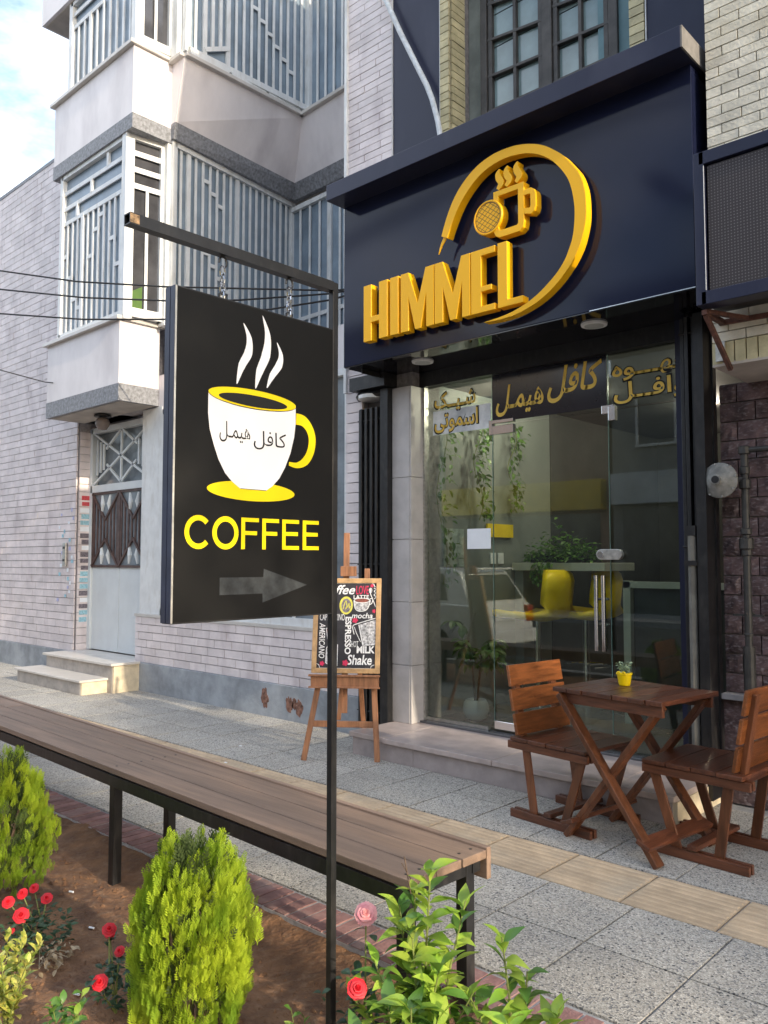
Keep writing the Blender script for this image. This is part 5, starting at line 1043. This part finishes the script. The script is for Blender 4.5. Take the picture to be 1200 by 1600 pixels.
# ================================================================== PLANTING BED
def soilz(x, y): return -.06 + .022 * hsh(x, y)
FR = MB(); FR.add([(-.012, 0, 0), (.012, 0, 0), (0, 0, 1.)], [(0, 1, 2)])
for k in range(11):
    t = .12 + .08 * k; s_ = 1 if k % 2 else -1; L_ = .42 * (1 - t) + .10; a = R(38); dx, dz = s_ * math.sin(a) * L_, math.cos(a) * L_; yb = ru(-.05, .05)
    FR.add([(0, 0, t), (dx * .5 - .035 * s_ * .8, yb * .5, t + dz * .5 + .035), (dx, yb, t + dz), (dx * .5 + .035 * s_ * .8, yb * .5, t + dz * .5 - .035)], [(0, 1, 2, 3)])
def thuja(x, y, h, rad, label, nplume, nfr):
    z0 = soilz(x, y); t = thing('golden_thuja', (x, y, z0), label, 'shrub', 'golden thuja shrubs in the bed')
    q = MB(); 
    for k in range(5): a = k * 1.26; q.tube([(x + .02 * math.cos(a), y + .02 * math.sin(a), z0 - .03), (x + .06 * math.cos(a), y + .06 * math.sin(a), z0 + .15), (x + .11 * math.cos(a), y + .11 * math.sin(a), z0 + .38)], [.012, .009, .004], 6)
    obj('stems', q, M['bark'], t, kind='stuff')
    def rr(s): return rad * (math.sin(math.pi * min(1, .17 + s * .74)) ** .5) * (1 - .14 * max(0, s - .62) / .38)
    rs = random.Random(int(abs(x) * 100)); lob = [(rs.uniform(0, 6.28), rs.uniform(.06, .14), n) for n in (3, 5, 8)]
    def lobe(a, s): return 1 + sum(c * math.sin(n * a + p + s * 3) for p, c, n in lob) * .6
    q = MB()
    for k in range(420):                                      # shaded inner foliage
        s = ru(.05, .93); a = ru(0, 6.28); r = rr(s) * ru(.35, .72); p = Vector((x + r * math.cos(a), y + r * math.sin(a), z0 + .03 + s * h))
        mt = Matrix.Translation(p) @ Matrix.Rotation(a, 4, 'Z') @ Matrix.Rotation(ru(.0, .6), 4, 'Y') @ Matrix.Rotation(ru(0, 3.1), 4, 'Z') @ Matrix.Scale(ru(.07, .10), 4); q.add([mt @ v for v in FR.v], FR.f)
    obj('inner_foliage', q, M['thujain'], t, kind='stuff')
    q = MB()
    for k in range(nplume):
        s = ru(.0, 1.) ** .9; a = ru(0, 6.28); base = rr(s) * lobe(a, s); depth = ru(.78, 1.04); wob = ru(.018, .034); hh = ru(.06, .12); lean = ru(.12, .42) * (1 - .5 * s)
        top = ru(0, .025)
        for j in range(nfr):
            g_ = j / nfr; a2 = a + random.gauss(0, wob * .55) / max(base, .05); s2 = s + (random.random() - .5) * hh / h
            r = base * depth * (1 - .10 * abs(random.gauss(0, 1))) ; p = Vector((x + r * math.cos(a2), y + r * math.sin(a2), z0 + .02 + s2 * h * .94 + top))
            mt = Matrix.Translation(p) @ Matrix.Rotation(a2 + random.gauss(0, .25), 4, 'Z') @ Matrix.Rotation(lean + random.gauss(0, .14), 4, 'Y') @ Matrix.Rotation(random.gauss(.2, .6), 4, 'Z') @ Matrix.Scale(ru(.034, .060), 4)
            q.add([mt @ v for v in FR.v], FR.f)
    obj('foliage', q, M['thuja'], t, kind='stuff'); return t
thuja(-2.27, 1.545, .56, .195, 'nearer rounded golden green thuja shrub under the coffee sign', 340, 14)
thuja(-3.86, 1.56, .57, .245, 'farther golden green thuja shrub cut by the left edge', 260, 12)

LV = [leafmesh(1, .42, None, b_, f_, 6).mesh('leaf', M['leafbright'], smooth=True) for b_, f_ in ((.15, .3), (.35, .25), (.55, .35), (.05, .2))]
LG = [leafmesh(1, .42, None, b_, f_, 6).mesh('leaf', M['leafgreen'], smooth=True) for b_, f_ in ((.2, .3), (.4, .25))]
LY = [leafmesh(1, .5, None, b_, f_, 4).mesh('leaf', M['leafyellow'], smooth=True) for b_, f_ in ((.15, .3), (.35, .3))]
LS = [leafmesh(1, .5, None, b_, f_, 4).mesh('leaf', M['leafbright'], smooth=True) for b_, f_ in ((.15, .3), (.35, .3))]
LGs = [leafmesh(1, .55, None, b_, f_, 4).mesh('leaf', M['leafgreen'], smooth=True) for b_, f_ in ((.15, .3), (.35, .3))]
def shoot(t, pts, n, l0, l1, meshes, r=.0035, start=.15, pit=(.1, .8), mstem='stem', dark=0., dmesh=None):
    pts = [Vector(p) for p in pts]; q = MB(); q.tube(pts, [r * (1 - .6 * i / (len(pts) - 1)) for i in range(len(pts))], 6); st = obj('stem', q, M[mstem], t)
    for k in range(n):
        s = start + (1 - start) * (k + .5) / n; f = s * (len(pts) - 1); i = min(int(f), len(pts) - 2); p = pts[i].lerp(pts[i + 1], f - i)
        az = k * 2.4 + ru(-.4, .4); ll = ru(l0, l1) * (1.1 - .35 * s); me = random.choice(dmesh if (dmesh and random.random() < dark) else meshes)
        o = bpy.data.objects.new('leaf', me); COL.objects.link(o); o.parent = t; o.matrix_local = leafmat(p - wloc(t), az, ru(*pit) + .25 * (s > .85), ru(-.5, .5), ll)
B1 = Vector((-1.49, 1.75, -.07))
p1 = thing('leafy_shrub', B1, 'tall young shrub with long glossy yellow-green leaves in front of the bench end', 'shrub', 'glossy leaved shrubs at the bench end')
def cur(b, dx, dy, h, lean=0.): b = Vector(b); return [b, b + Vector((dx * .25, dy * .25, h * .35)), b + Vector((dx * .6, dy * .6, h * .7)), b + Vector((dx, dy, h))]
for dx, dy, h, n in ((.02, .02, .67, 38), (-.12, -.06, .42, 24), (.06, .10, .58, 30), (-.09, .02, .54, 30), (.10, -.02, .46, 26), (-.16, -.12, .34, 20), (.04, -.10, .38, 22), (.14, .06, .38, 22), (-.05, -.14, .26, 18), (-.04, .06, .60, 30), (.0, -.04, .5, 26)): shoot(p1, cur(B1 + Vector((ru(-.02, .02), ru(-.02, .02), 0)), dx, dy, h), n, .075, .115, LV, .005, .3 if h > .4 else .25, dark=.25, dmesh=LG)
q = MB(); q.tube([B1 + Vector((-.035, 0, .60)), B1 + Vector((-.045, -.005, .66)), B1 + Vector((-.05, -.01, .70))], .0016, 5); q.tube([B1 + Vector((-.035, 0, .64)), B1 + Vector((-.06, -.01, .68))], .0014, 5); obj('bare_twig', q, M['bark'], p1)
B2 = Vector((-1.24, 1.86, -.07))
p2 = thing('leafy_shrub', B2, 'lower shrub with glossy green leaves at the bottom, right of the tall one', 'shrub', 'glossy leaved shrubs at the bench end')
for dx, dy, h, n in ((-.08, .03, .50, 26), (.09, .04, .36, 22), (.02, -.09, .36, 22), (-.13, -.05, .36, 22), (.16, .01, .30, 18), (-.02, .06, .42, 22), (.10, -.10, .25, 16), (.0, .0, .3, 20)): shoot(p2, cur(B2, dx, dy, h), n, .08, .12, LV, .005, .3, dark=.3, dmesh=LG)
B3 = Vector((-1.42, 1.63, -.07)); p3 = thing('leafy_shrub', B3, 'broad leaved low shrub filling the bottom edge before the tall one', 'shrub', 'glossy leaved shrubs at the bench end')
for dx, dy, h, n in ((-.10, .02, .34, 24), (.05, .05, .36, 24), (.10, -.03, .30, 22), (-.02, -.08, .30, 22), (-.16, -.04, .27, 20), (.17, .05, .30, 20), (0, 0, .38, 22)): shoot(p3, cur(B3, dx, dy, h), n, .09, .13, LG, .005, .3, dark=.35, dmesh=LV)
B4 = Vector((-2.72, 1.16, -.07)); p4 = thing('variegated_shrub', B4, 'yellow variegated euonymus in the bottom left corner', 'shrub')
for k in range(9):
    a = k * .7; r = ru(.03, .15); shoot(p4, cur(B4, r * math.cos(a) * 1.1, r * math.sin(a), ru(.20, .31)), 24, .038, .058, LY, .003, .2, (.4, 1.1))
B5 = Vector((-2.43, 1.20, -.07)); p5 = thing('small_green_shrub', B5, 'low green leafed shrub at the bottom edge beside the variegated one', 'shrub')
for k in range(7): a = k * .9; r = ru(.02, .09); shoot(p5, cur(B5, r * math.cos(a), r * math.sin(a), ru(.14, .23)), 16, .04, .058, LGs, .003, .2, (.1, .9), dark=.3, dmesh=LS)
B6 = Vector((-1.83, 1.62, -.06)); p6 = thing('small_green_shrub', B6, 'tiny seedling with yellow-green tip left of the post foot', 'plant')
for k in range(3): a = k * 2.1; shoot(p6, cur(B6, .03 * math.cos(a), .03 * math.sin(a), ru(.16, .24)), 8, .035, .05, LGs, .002, .3, (.1, .9), dark=.4, dmesh=LY)

def rose(mb_parent, c, r, m, face):
    q = MB(); c = Vector(c); up = Vector(face).normalized(); x = up.orthogonal().normalized(); y = up.cross(x)
    for ring, (n, rad, lift, tilt) in enumerate(((7, 1., .0, .25), (6, .78, .16, .55), (5, .55, .3, .9), (4, .34, .42, 1.2), (3, .18, .5, 1.4))):
        for k in range(n):
            a = 2 * math.pi * k / n + ring * .5 + ru(-.1, .1); d = x * math.cos(a) + y * math.sin(a); s_ = up.cross(d); ww = rad * .62 + .08
            def P(t, u): rr_ = rad * (.12 + .88 * t); return c + r * (d * rr_ * math.cos(tilt * t * .7) + up * (lift + rad * math.sin(tilt) * t * .6 - .18 * max(0, t - .8) * 3 * (ring < 3)) + s_ * u * ww * (.35 + .75 * t - .3 * t * t * t) - d * .10 * u * u)
            vs = [P(t, u) for t in (0, .5, .85, 1.) for u in (-1, 0, 1)]; q.add(vs, [(i * 3 + j, i * 3 + j + 1, i * 3 + j + 4, i * 3 + j + 3) for i in range(3) for j in range(2)])
    return obj('flower', q, M[m], mb_parent, smooth=True)
RL = leafmesh(1, .62, None, .2, .2)
def rosebush(base, label, flowers, nl, spread, h, m='rosered', dry=0):
    base = Vector(base); base.z = soilz(base.x, base.y); t = thing('rose_bush', base, label, 'rose bush', 'rose bushes in the bed'); q = MB(); lf = MB()
    for f, r in flowers:
        f = Vector(f); mid = base.lerp(f, .5) + Vector((ru(-.02, .02), ru(-.02, .02), 0)); q.tube([base, mid, f], [.004, .003, .002], 5)
        for k in range(10): p = base.lerp(f, ru(.35, .95)) + Vector((ru(-.02, .02), ru(-.02, .02), 0)); addleaf(lf, RL, p, ru(0, 6.28), ru(-.2, .8), ru(-.5, .5), ru(.022, .036))
    for k in range(nl): a = ru(0, 6.28); r = spread * math.sqrt(random.random()); addleaf(lf, RL, base + Vector((r * math.cos(a), r * math.sin(a), ru(.03, h))), ru(0, 6.28), ru(-.3, .8), ru(-.5, .5), ru(.022, .038))
    obj('stems', q, M['stem'], t, kind='stuff'); obj('leaves', lf, M['leafrose'], t, kind='stuff')
    for f, r in flowers: rose(t, f, r, m, (.55 + ru(-.2, .2), -.5 + ru(-.2, .2), .7))
    if dry:
        d = MB()
        for k in range(dry): a = ru(-.4, 2.2); r = ru(.03, .15); p = base + Vector((.10 + r * math.cos(a) * .8, -.05 + r * math.sin(a), .02 + ru(0, .05))); addleaf(d, RL, p, ru(0, 6.28), ru(-1, .5), ru(-1, 1), ru(.015, .035))
        for k in range(7): a = ru(-.6, 2.2); r = ru(.08, .17); d.tube([base + Vector((0, 0, .03)), base + Vector((.10 + r * math.cos(a) * .8, -.05 + r * math.sin(a), .03))], .0018, 4)
        obj('dry_twigs', d, M['leafdry'], t, kind='stuff')
    return t
rosebush((-3.17, 1.47, 0), 'rose bush with six red flowers under the far thuja', [((-3.313, 1.406, .115), .024), ((-3.322, 1.465, .128), .022), ((-3.338, 1.518, .130), .020), ((-3.252, 1.531, .110), .023), ((-3.227, 1.42, .085), .030), ((-3.25, 1.395, .03), .012)], 190, .13, .13, dry=60)
rosebush((-2.56, 1.45, 0), 'thin rose bush with red flowers left of the near thuja', [((-2.615, 1.450, .205), .024), ((-2.628, 1.46, .185), .018), ((-2.533, 1.444, .162), .018), ((-2.537, 1.378, .085), .026)], 80, .08, .16)
pk = rosebush((-1.70, 1.70, 0), 'rose bush by the post with one pink and one red flower', [((-1.60, 1.615, .30), .028)], 60, .09, .30)
pf = Vector((-1.717, 1.77, .415)); q = MB(); q.tube([Vector((-1.70, 1.70, -.05)), Vector((-1.69, 1.74, .2)), pf], [.004, .003, .002], 5); obj('stems', q, M['stem'], pk, kind='stuff'); o = rose(pk, pf, .034, 'rosepink', (.5, -.6, .6)); o['label'] = 'large pink rose on the tallest stem'
q = MB()
for k in range(26): s_ = ru(.35, .92); p = Vector((-1.70, 1.70, -.05)).lerp(pf, s_) + Vector((ru(-.035, .035), ru(-.035, .035), 0)); addleaf(q, RL, p, ru(0, 6.28), ru(-.4, .6), ru(-.5, .5), ru(.03, .045))
obj('leaves', q, M['leafrose'], pk, kind='stuff')
for i, (x, y, s_, lab) in enumerate(((-2.0, 1.73, .016, 'white square litter scrap near the post foot'), (-3.25, 1.72, .014, 'thin white cigarette end on the soil mid left'), (-3.65, 1.83, .013, 'white paper curl on the soil by the far thuja'), (-2.15, 1.66, .012, 'cigarette end lying by the near thuja'), (-2.78, 1.42, .013, 'pale scrap between the two rose bushes'))):
    q = MB(); z = soilz(x, y) + .006
    if i == 0: q.box(x - s_, x + s_, y - s_ * .8, y + s_ * .8, z, z + .012)
    else: q.tube([(x - s_, y, z), (x + s_, y + s_ * .4, z + .003)], .004, 8)
    single('litter', q, M['paper'], lab, 'litter')
for x, y, lab in ((-4.9, 3.6, 'small white scrap on the pavement left'), (-5.25, 4.0, 'tiny white scrap beyond the tactile strip')): q = MB(); q.box(x - .012, x + .012, y - .008, y + .008, 0, .003); single('litter', q, M['paper'], lab, 'litter')

# ================================================================== STREET: what the glass reflects and what shades the light
def tree(x, y, zc, r, h, label):  # unseen trees, crowns placed and sized to shade the sign and pavement
    t = thing('street_tree', (x, y, -.06), label, 'tree', 'unseen street trees to the right')
    q = MB(); q.tube([(x, y, -.1), (x + .05, y, zc * .35), (x - .03, y + .04, zc * .7), (x, y, zc)], [.11, .09, .075, .04], 10)
    for k in range(7): a = k * .9; q.tube([(x, y, zc - r * .7), (x + r * .4 * math.cos(a), y + r * .4 * math.sin(a), zc - r * .2), (x + r * .75 * math.cos(a), y + r * .75 * math.sin(a), zc + r * .3 * math.sin(k * 2))], [.04, .025, .01], 6)
    obj('trunk', q, M['bark'], t); q = MB(); cl_ = [(Vector((random.gauss(0, .42), random.gauss(0, .42), random.gauss(0, .42))).normalized() * ru(.3, .95), ru(.25, .42)) for _ in range(26)]
    for c, s_ in cl_:
        for k in range(230): d = Vector((random.gauss(0, 1), random.gauss(0, 1), random.gauss(0, 1))) * s_ * .5; p = Vector((x, y, zc)) + Vector(((c.x + d.x) * r, (c.y + d.y) * r, (c.z + d.z) * r * h)); addleaf(q, LT, p, ru(0, 6.28), ru(-1, 1), ru(-1, 1), ru(.07, .13))
    obj('crown', q, M['treeleaf'], t, kind='stuff')
tree(5.6, 1.45, 4.9, 1.45, .9, 'unseen street tree to the right, crown placed to shade the coffee sign')
tree(9.6, 2.95, 4.6, 1.6, 1.1, 'larger unseen street tree farther right, crown placed to shade the pavement')
tree(15.5, 3.1, 5.6, 1.5, 1.1, 'farthest unseen street tree to the right')

car = thing('parked_car', (-9.2, -.30, -.13), 'white hatchback parked at the kerb with its tail to the right', 'car')
CX, CY, CZ = -9.2, -.30, -.13
def cprism(prof, w0, w1, zlo, zhi, nm, m, par=car):
    q = MB(); n = len(prof)
    def wd(z): t = (z - zlo) / (zhi - zlo); return w0 + (w1 - w0) * max(0, min(1, t))
    vs = [(CX + a, CY - wd(z), CZ + z) for a, z in prof] + [(CX + a, CY + wd(z), CZ + z) for a, z in prof]
    q.add(vs, [tuple(range(n)), tuple(range(2 * n - 1, n - 1, -1))] + [(i, i + n, (i + 1) % n + n, (i + 1) % n) for i in range(n)]); return obj(nm, q, m, par, .03, fixn=True)
cprism([(-1.95, .25), (1.93, .25), (1.98, .45), (1.96, .62), (1.90, .92), (1.0, .94), (-.75, .92), (-1.6, .80), (-1.93, .62), (-1.97, .4)], .80, .80, .2, .95, 'body', M['carpaint'])
cprism([(1.90, .90), (1.58, 1.42), (1.35, 1.47), (.2, 1.47), (-.15, 1.40), (-.95, .90)], .77, .60, .9, 1.47, 'cabin', M['carpaint'])
q = MB(); q.add([(CX + 1.885, CY - .62, CZ + .98), (CX + 1.885, CY + .62, CZ + .98), (CX + 1.655, CY + .54, CZ + 1.36), (CX + 1.655, CY - .54, CZ + 1.36)], [(0, 1, 2, 3)]); obj('rear_window', q, M['carglass'], car)
for s_ in (-1, 1):
    q = MB(); q.add([(CX + 1.45, CY + s_ * .755, CZ + .98), (CX - .70, CY + s_ * .765, CZ + .98), (CX - .10, CY + s_ * .655, CZ + 1.36), (CX + 1.30, CY + s_ * .655, CZ + 1.38)], [(0, 1, 2, 3)]); obj('side_window', q, M['carglass'], car)
    q = MB(); q.box(CX + 1.88, CX + 1.985, CY + s_ * .70 - .09, CY + s_ * .70 + .09, CZ + .62, CZ + .88); obj('tail_lamp', q, M['redlamp'], car, .02)
    for wx in (-1.25, 1.25):
        q = MB(); q.lathe((CX + wx, CY + s_ * .72, CZ + .29), [(.20, -.09), (.29, -.085), (.30, 0), (.29, .085), (.20, .09)], 24, 'y'); wh = obj('wheel', q, M['tyre'], car); q = MB(); q.lathe((CX + wx, CY + s_ * .72, CZ + .29), [(.0, -.092), (.19, -.095), (.19, .095), (.0, .092)], 18, 'y'); obj('rim', q, M['zinc'], wh)
q = MB(); q.box(CX + 1.93, CX + 2.04, CY - .80, CY + .80, CZ + .30, CZ + .52); obj('bumper', q, M['carpaint'], car, .03)
q = MB(); q.box(CX + 1.965, CX + 1.985, CY - .26, CY + .26, CZ + .66, CZ + .77); obj('number_plate', q, M['paper'], car); q = MB(); q.box(CX + 1.60, CX + 1.78, CY - .55, CY + .55, CZ + 1.44, CZ + 1.47); obj('spoiler', q, M['carpaint'], car, .01)

def oppbuilding(x0, x1, y, h, m, label, band, bandz, seed):
    rs = random.Random(seed); t = thing('opposite_building', ((x0 + x1) / 2, y, -.1), label, 'building', 'shop houses across the street'); q = MB(); q.box(x0, x1, y - 8, y, -.1, h); obj('wall', q, m, t)
    q = MB(); q.box(x0 + .1, x1 - .1, y, y + .35, bandz, bandz + .85); obj('sign_band', q, M[band], t)
    n = max(2, int((x1 - x0) / 2.3))
    for fl in range(1, int((h - 1) / 3)):
        for k in range(n):
            xx = x0 + (k + .5) * (x1 - x0) / n; q = MB(); zz = 3.6 + (fl - 1) * 3.0 + 1; q.beam((xx - .55, y + .02, zz), (xx - .55, y + .02, zz + 1.4), .07, .08, (0, 1, 0)); q.beam((xx + .55, y + .02, zz), (xx + .55, y + .02, zz + 1.4), .07, .08, (0, 1, 0)); q.beam((xx - .6, y + .02, zz), (xx + .6, y + .02, zz), .07, .12, (0, 1, 0)); q.beam((xx - .6, y + .02, zz + 1.4), (xx + .6, y + .02, zz + 1.4), .07, .08, (0, 1, 0)); f = obj('window', q, M['whitepaint'], t); q = MB(); q.box(xx - .54, xx + .54, y, y + .01, zz, zz + 1.38); obj('pane', q, M['darkpane'], f)
    q = MB(); q.box(x0 + .3, x1 - .3, y, y + .02, -.05, bandz - .1); obj('shop_window', q, M['darkpane'], t); q = MB(); q.box(x0 - .05, x1 + .05, y - .2, y + .15, h, h + .15); obj('parapet_cap', q, M['band'], t)
m2 = mat('opposite_brick', (.30, .20, .15), .9, .15, 1, rnd=.1); m3 = mat('opposite_grey', (.26, .26, .25), .9, .15, 1, rnd=.1)
for a in ((-34, -25, -11, 7.5, m3, 'grey shop house across the street, farthest left', 'oppsign', 2.9, 1), (-24.9, -17, -11, 9.5, M['opp'], 'beige shop house with pale blank sign band across the street', 'oppsign', 2.8, 2), (-16.9, -11, -11, 6.5, m2, 'low brick shop house with yellow band across the street', 'oppyellow', 2.9, 3), (-10.9, -3, -11, 8.5, m3, 'grey shop house facing the cafe across the street', 'oppsign', 3.0, 4), (-2.9, 6, -11, 7.0, M['opp'], 'beige shop house behind the viewpoint', 'oppyellow', 2.9, 5), (6.1, 15, -11, 8.5, m2, 'brick shop house across the street on the right', 'oppsign', 2.9, 6), (-50, -34.1, -11, 8, M['opp'], 'long beige house at the far left of the street', 'oppsign', 2.9, 7)): oppbuilding(*a)
q = MB(); q.box(-60, 40, -11, -8.3, -.4, .0); structure('far_pavement', q, M['concrete'])
lp = thing('street_lamp', (-4.2, -7.2, 0), 'cobra-head street lamp on a tall grey post across the street', 'street lamp')
q = MB(); q.tube([(-4.2, -7.6, 0), (-4.2, -7.6, 6.6), (-4.5, -7.2, 7.1), (-5.6, -5.3, 7.9)], [.08, .06, .045, .035], 10); obj('post', q, M['zinc'], lp); q = MB(); q.tube([(-5.6, -5.3, 7.88), (-5.8, -5.05, 8.0), (-6.1, -4.8, 8.2), (-6.35, -4.6, 8.38)], [.05, .17, .19, .05], 12); obj('lamp_head', q, M['black'], lp, smooth=True)
for i, p in enumerate(([(20, -4, 7.9), (6, -4, 8.4), (-5.1, -4, 9.37), (-6.06, -4, 9.5), (-6.8, -4, 9.52), (-7.8, -4, 9.45), (-20, -4, 8.2)], [(20, -4, 7.5), (6, -4, 8.0), (-5.1, -4, 9.05), (-6.06, -4, 9.16), (-7, -4, 9.22), (-8, -4, 9.2), (-20, -4, 8.0)])):
    q = MB(); q.tube(p, .06, 6); single('street_cable', q, M['cable'], ('upper', 'lower')[i] + ' thick cable bundle strung along the street, seen mirrored in the sign', 'cable', 'cable bundles along the street')
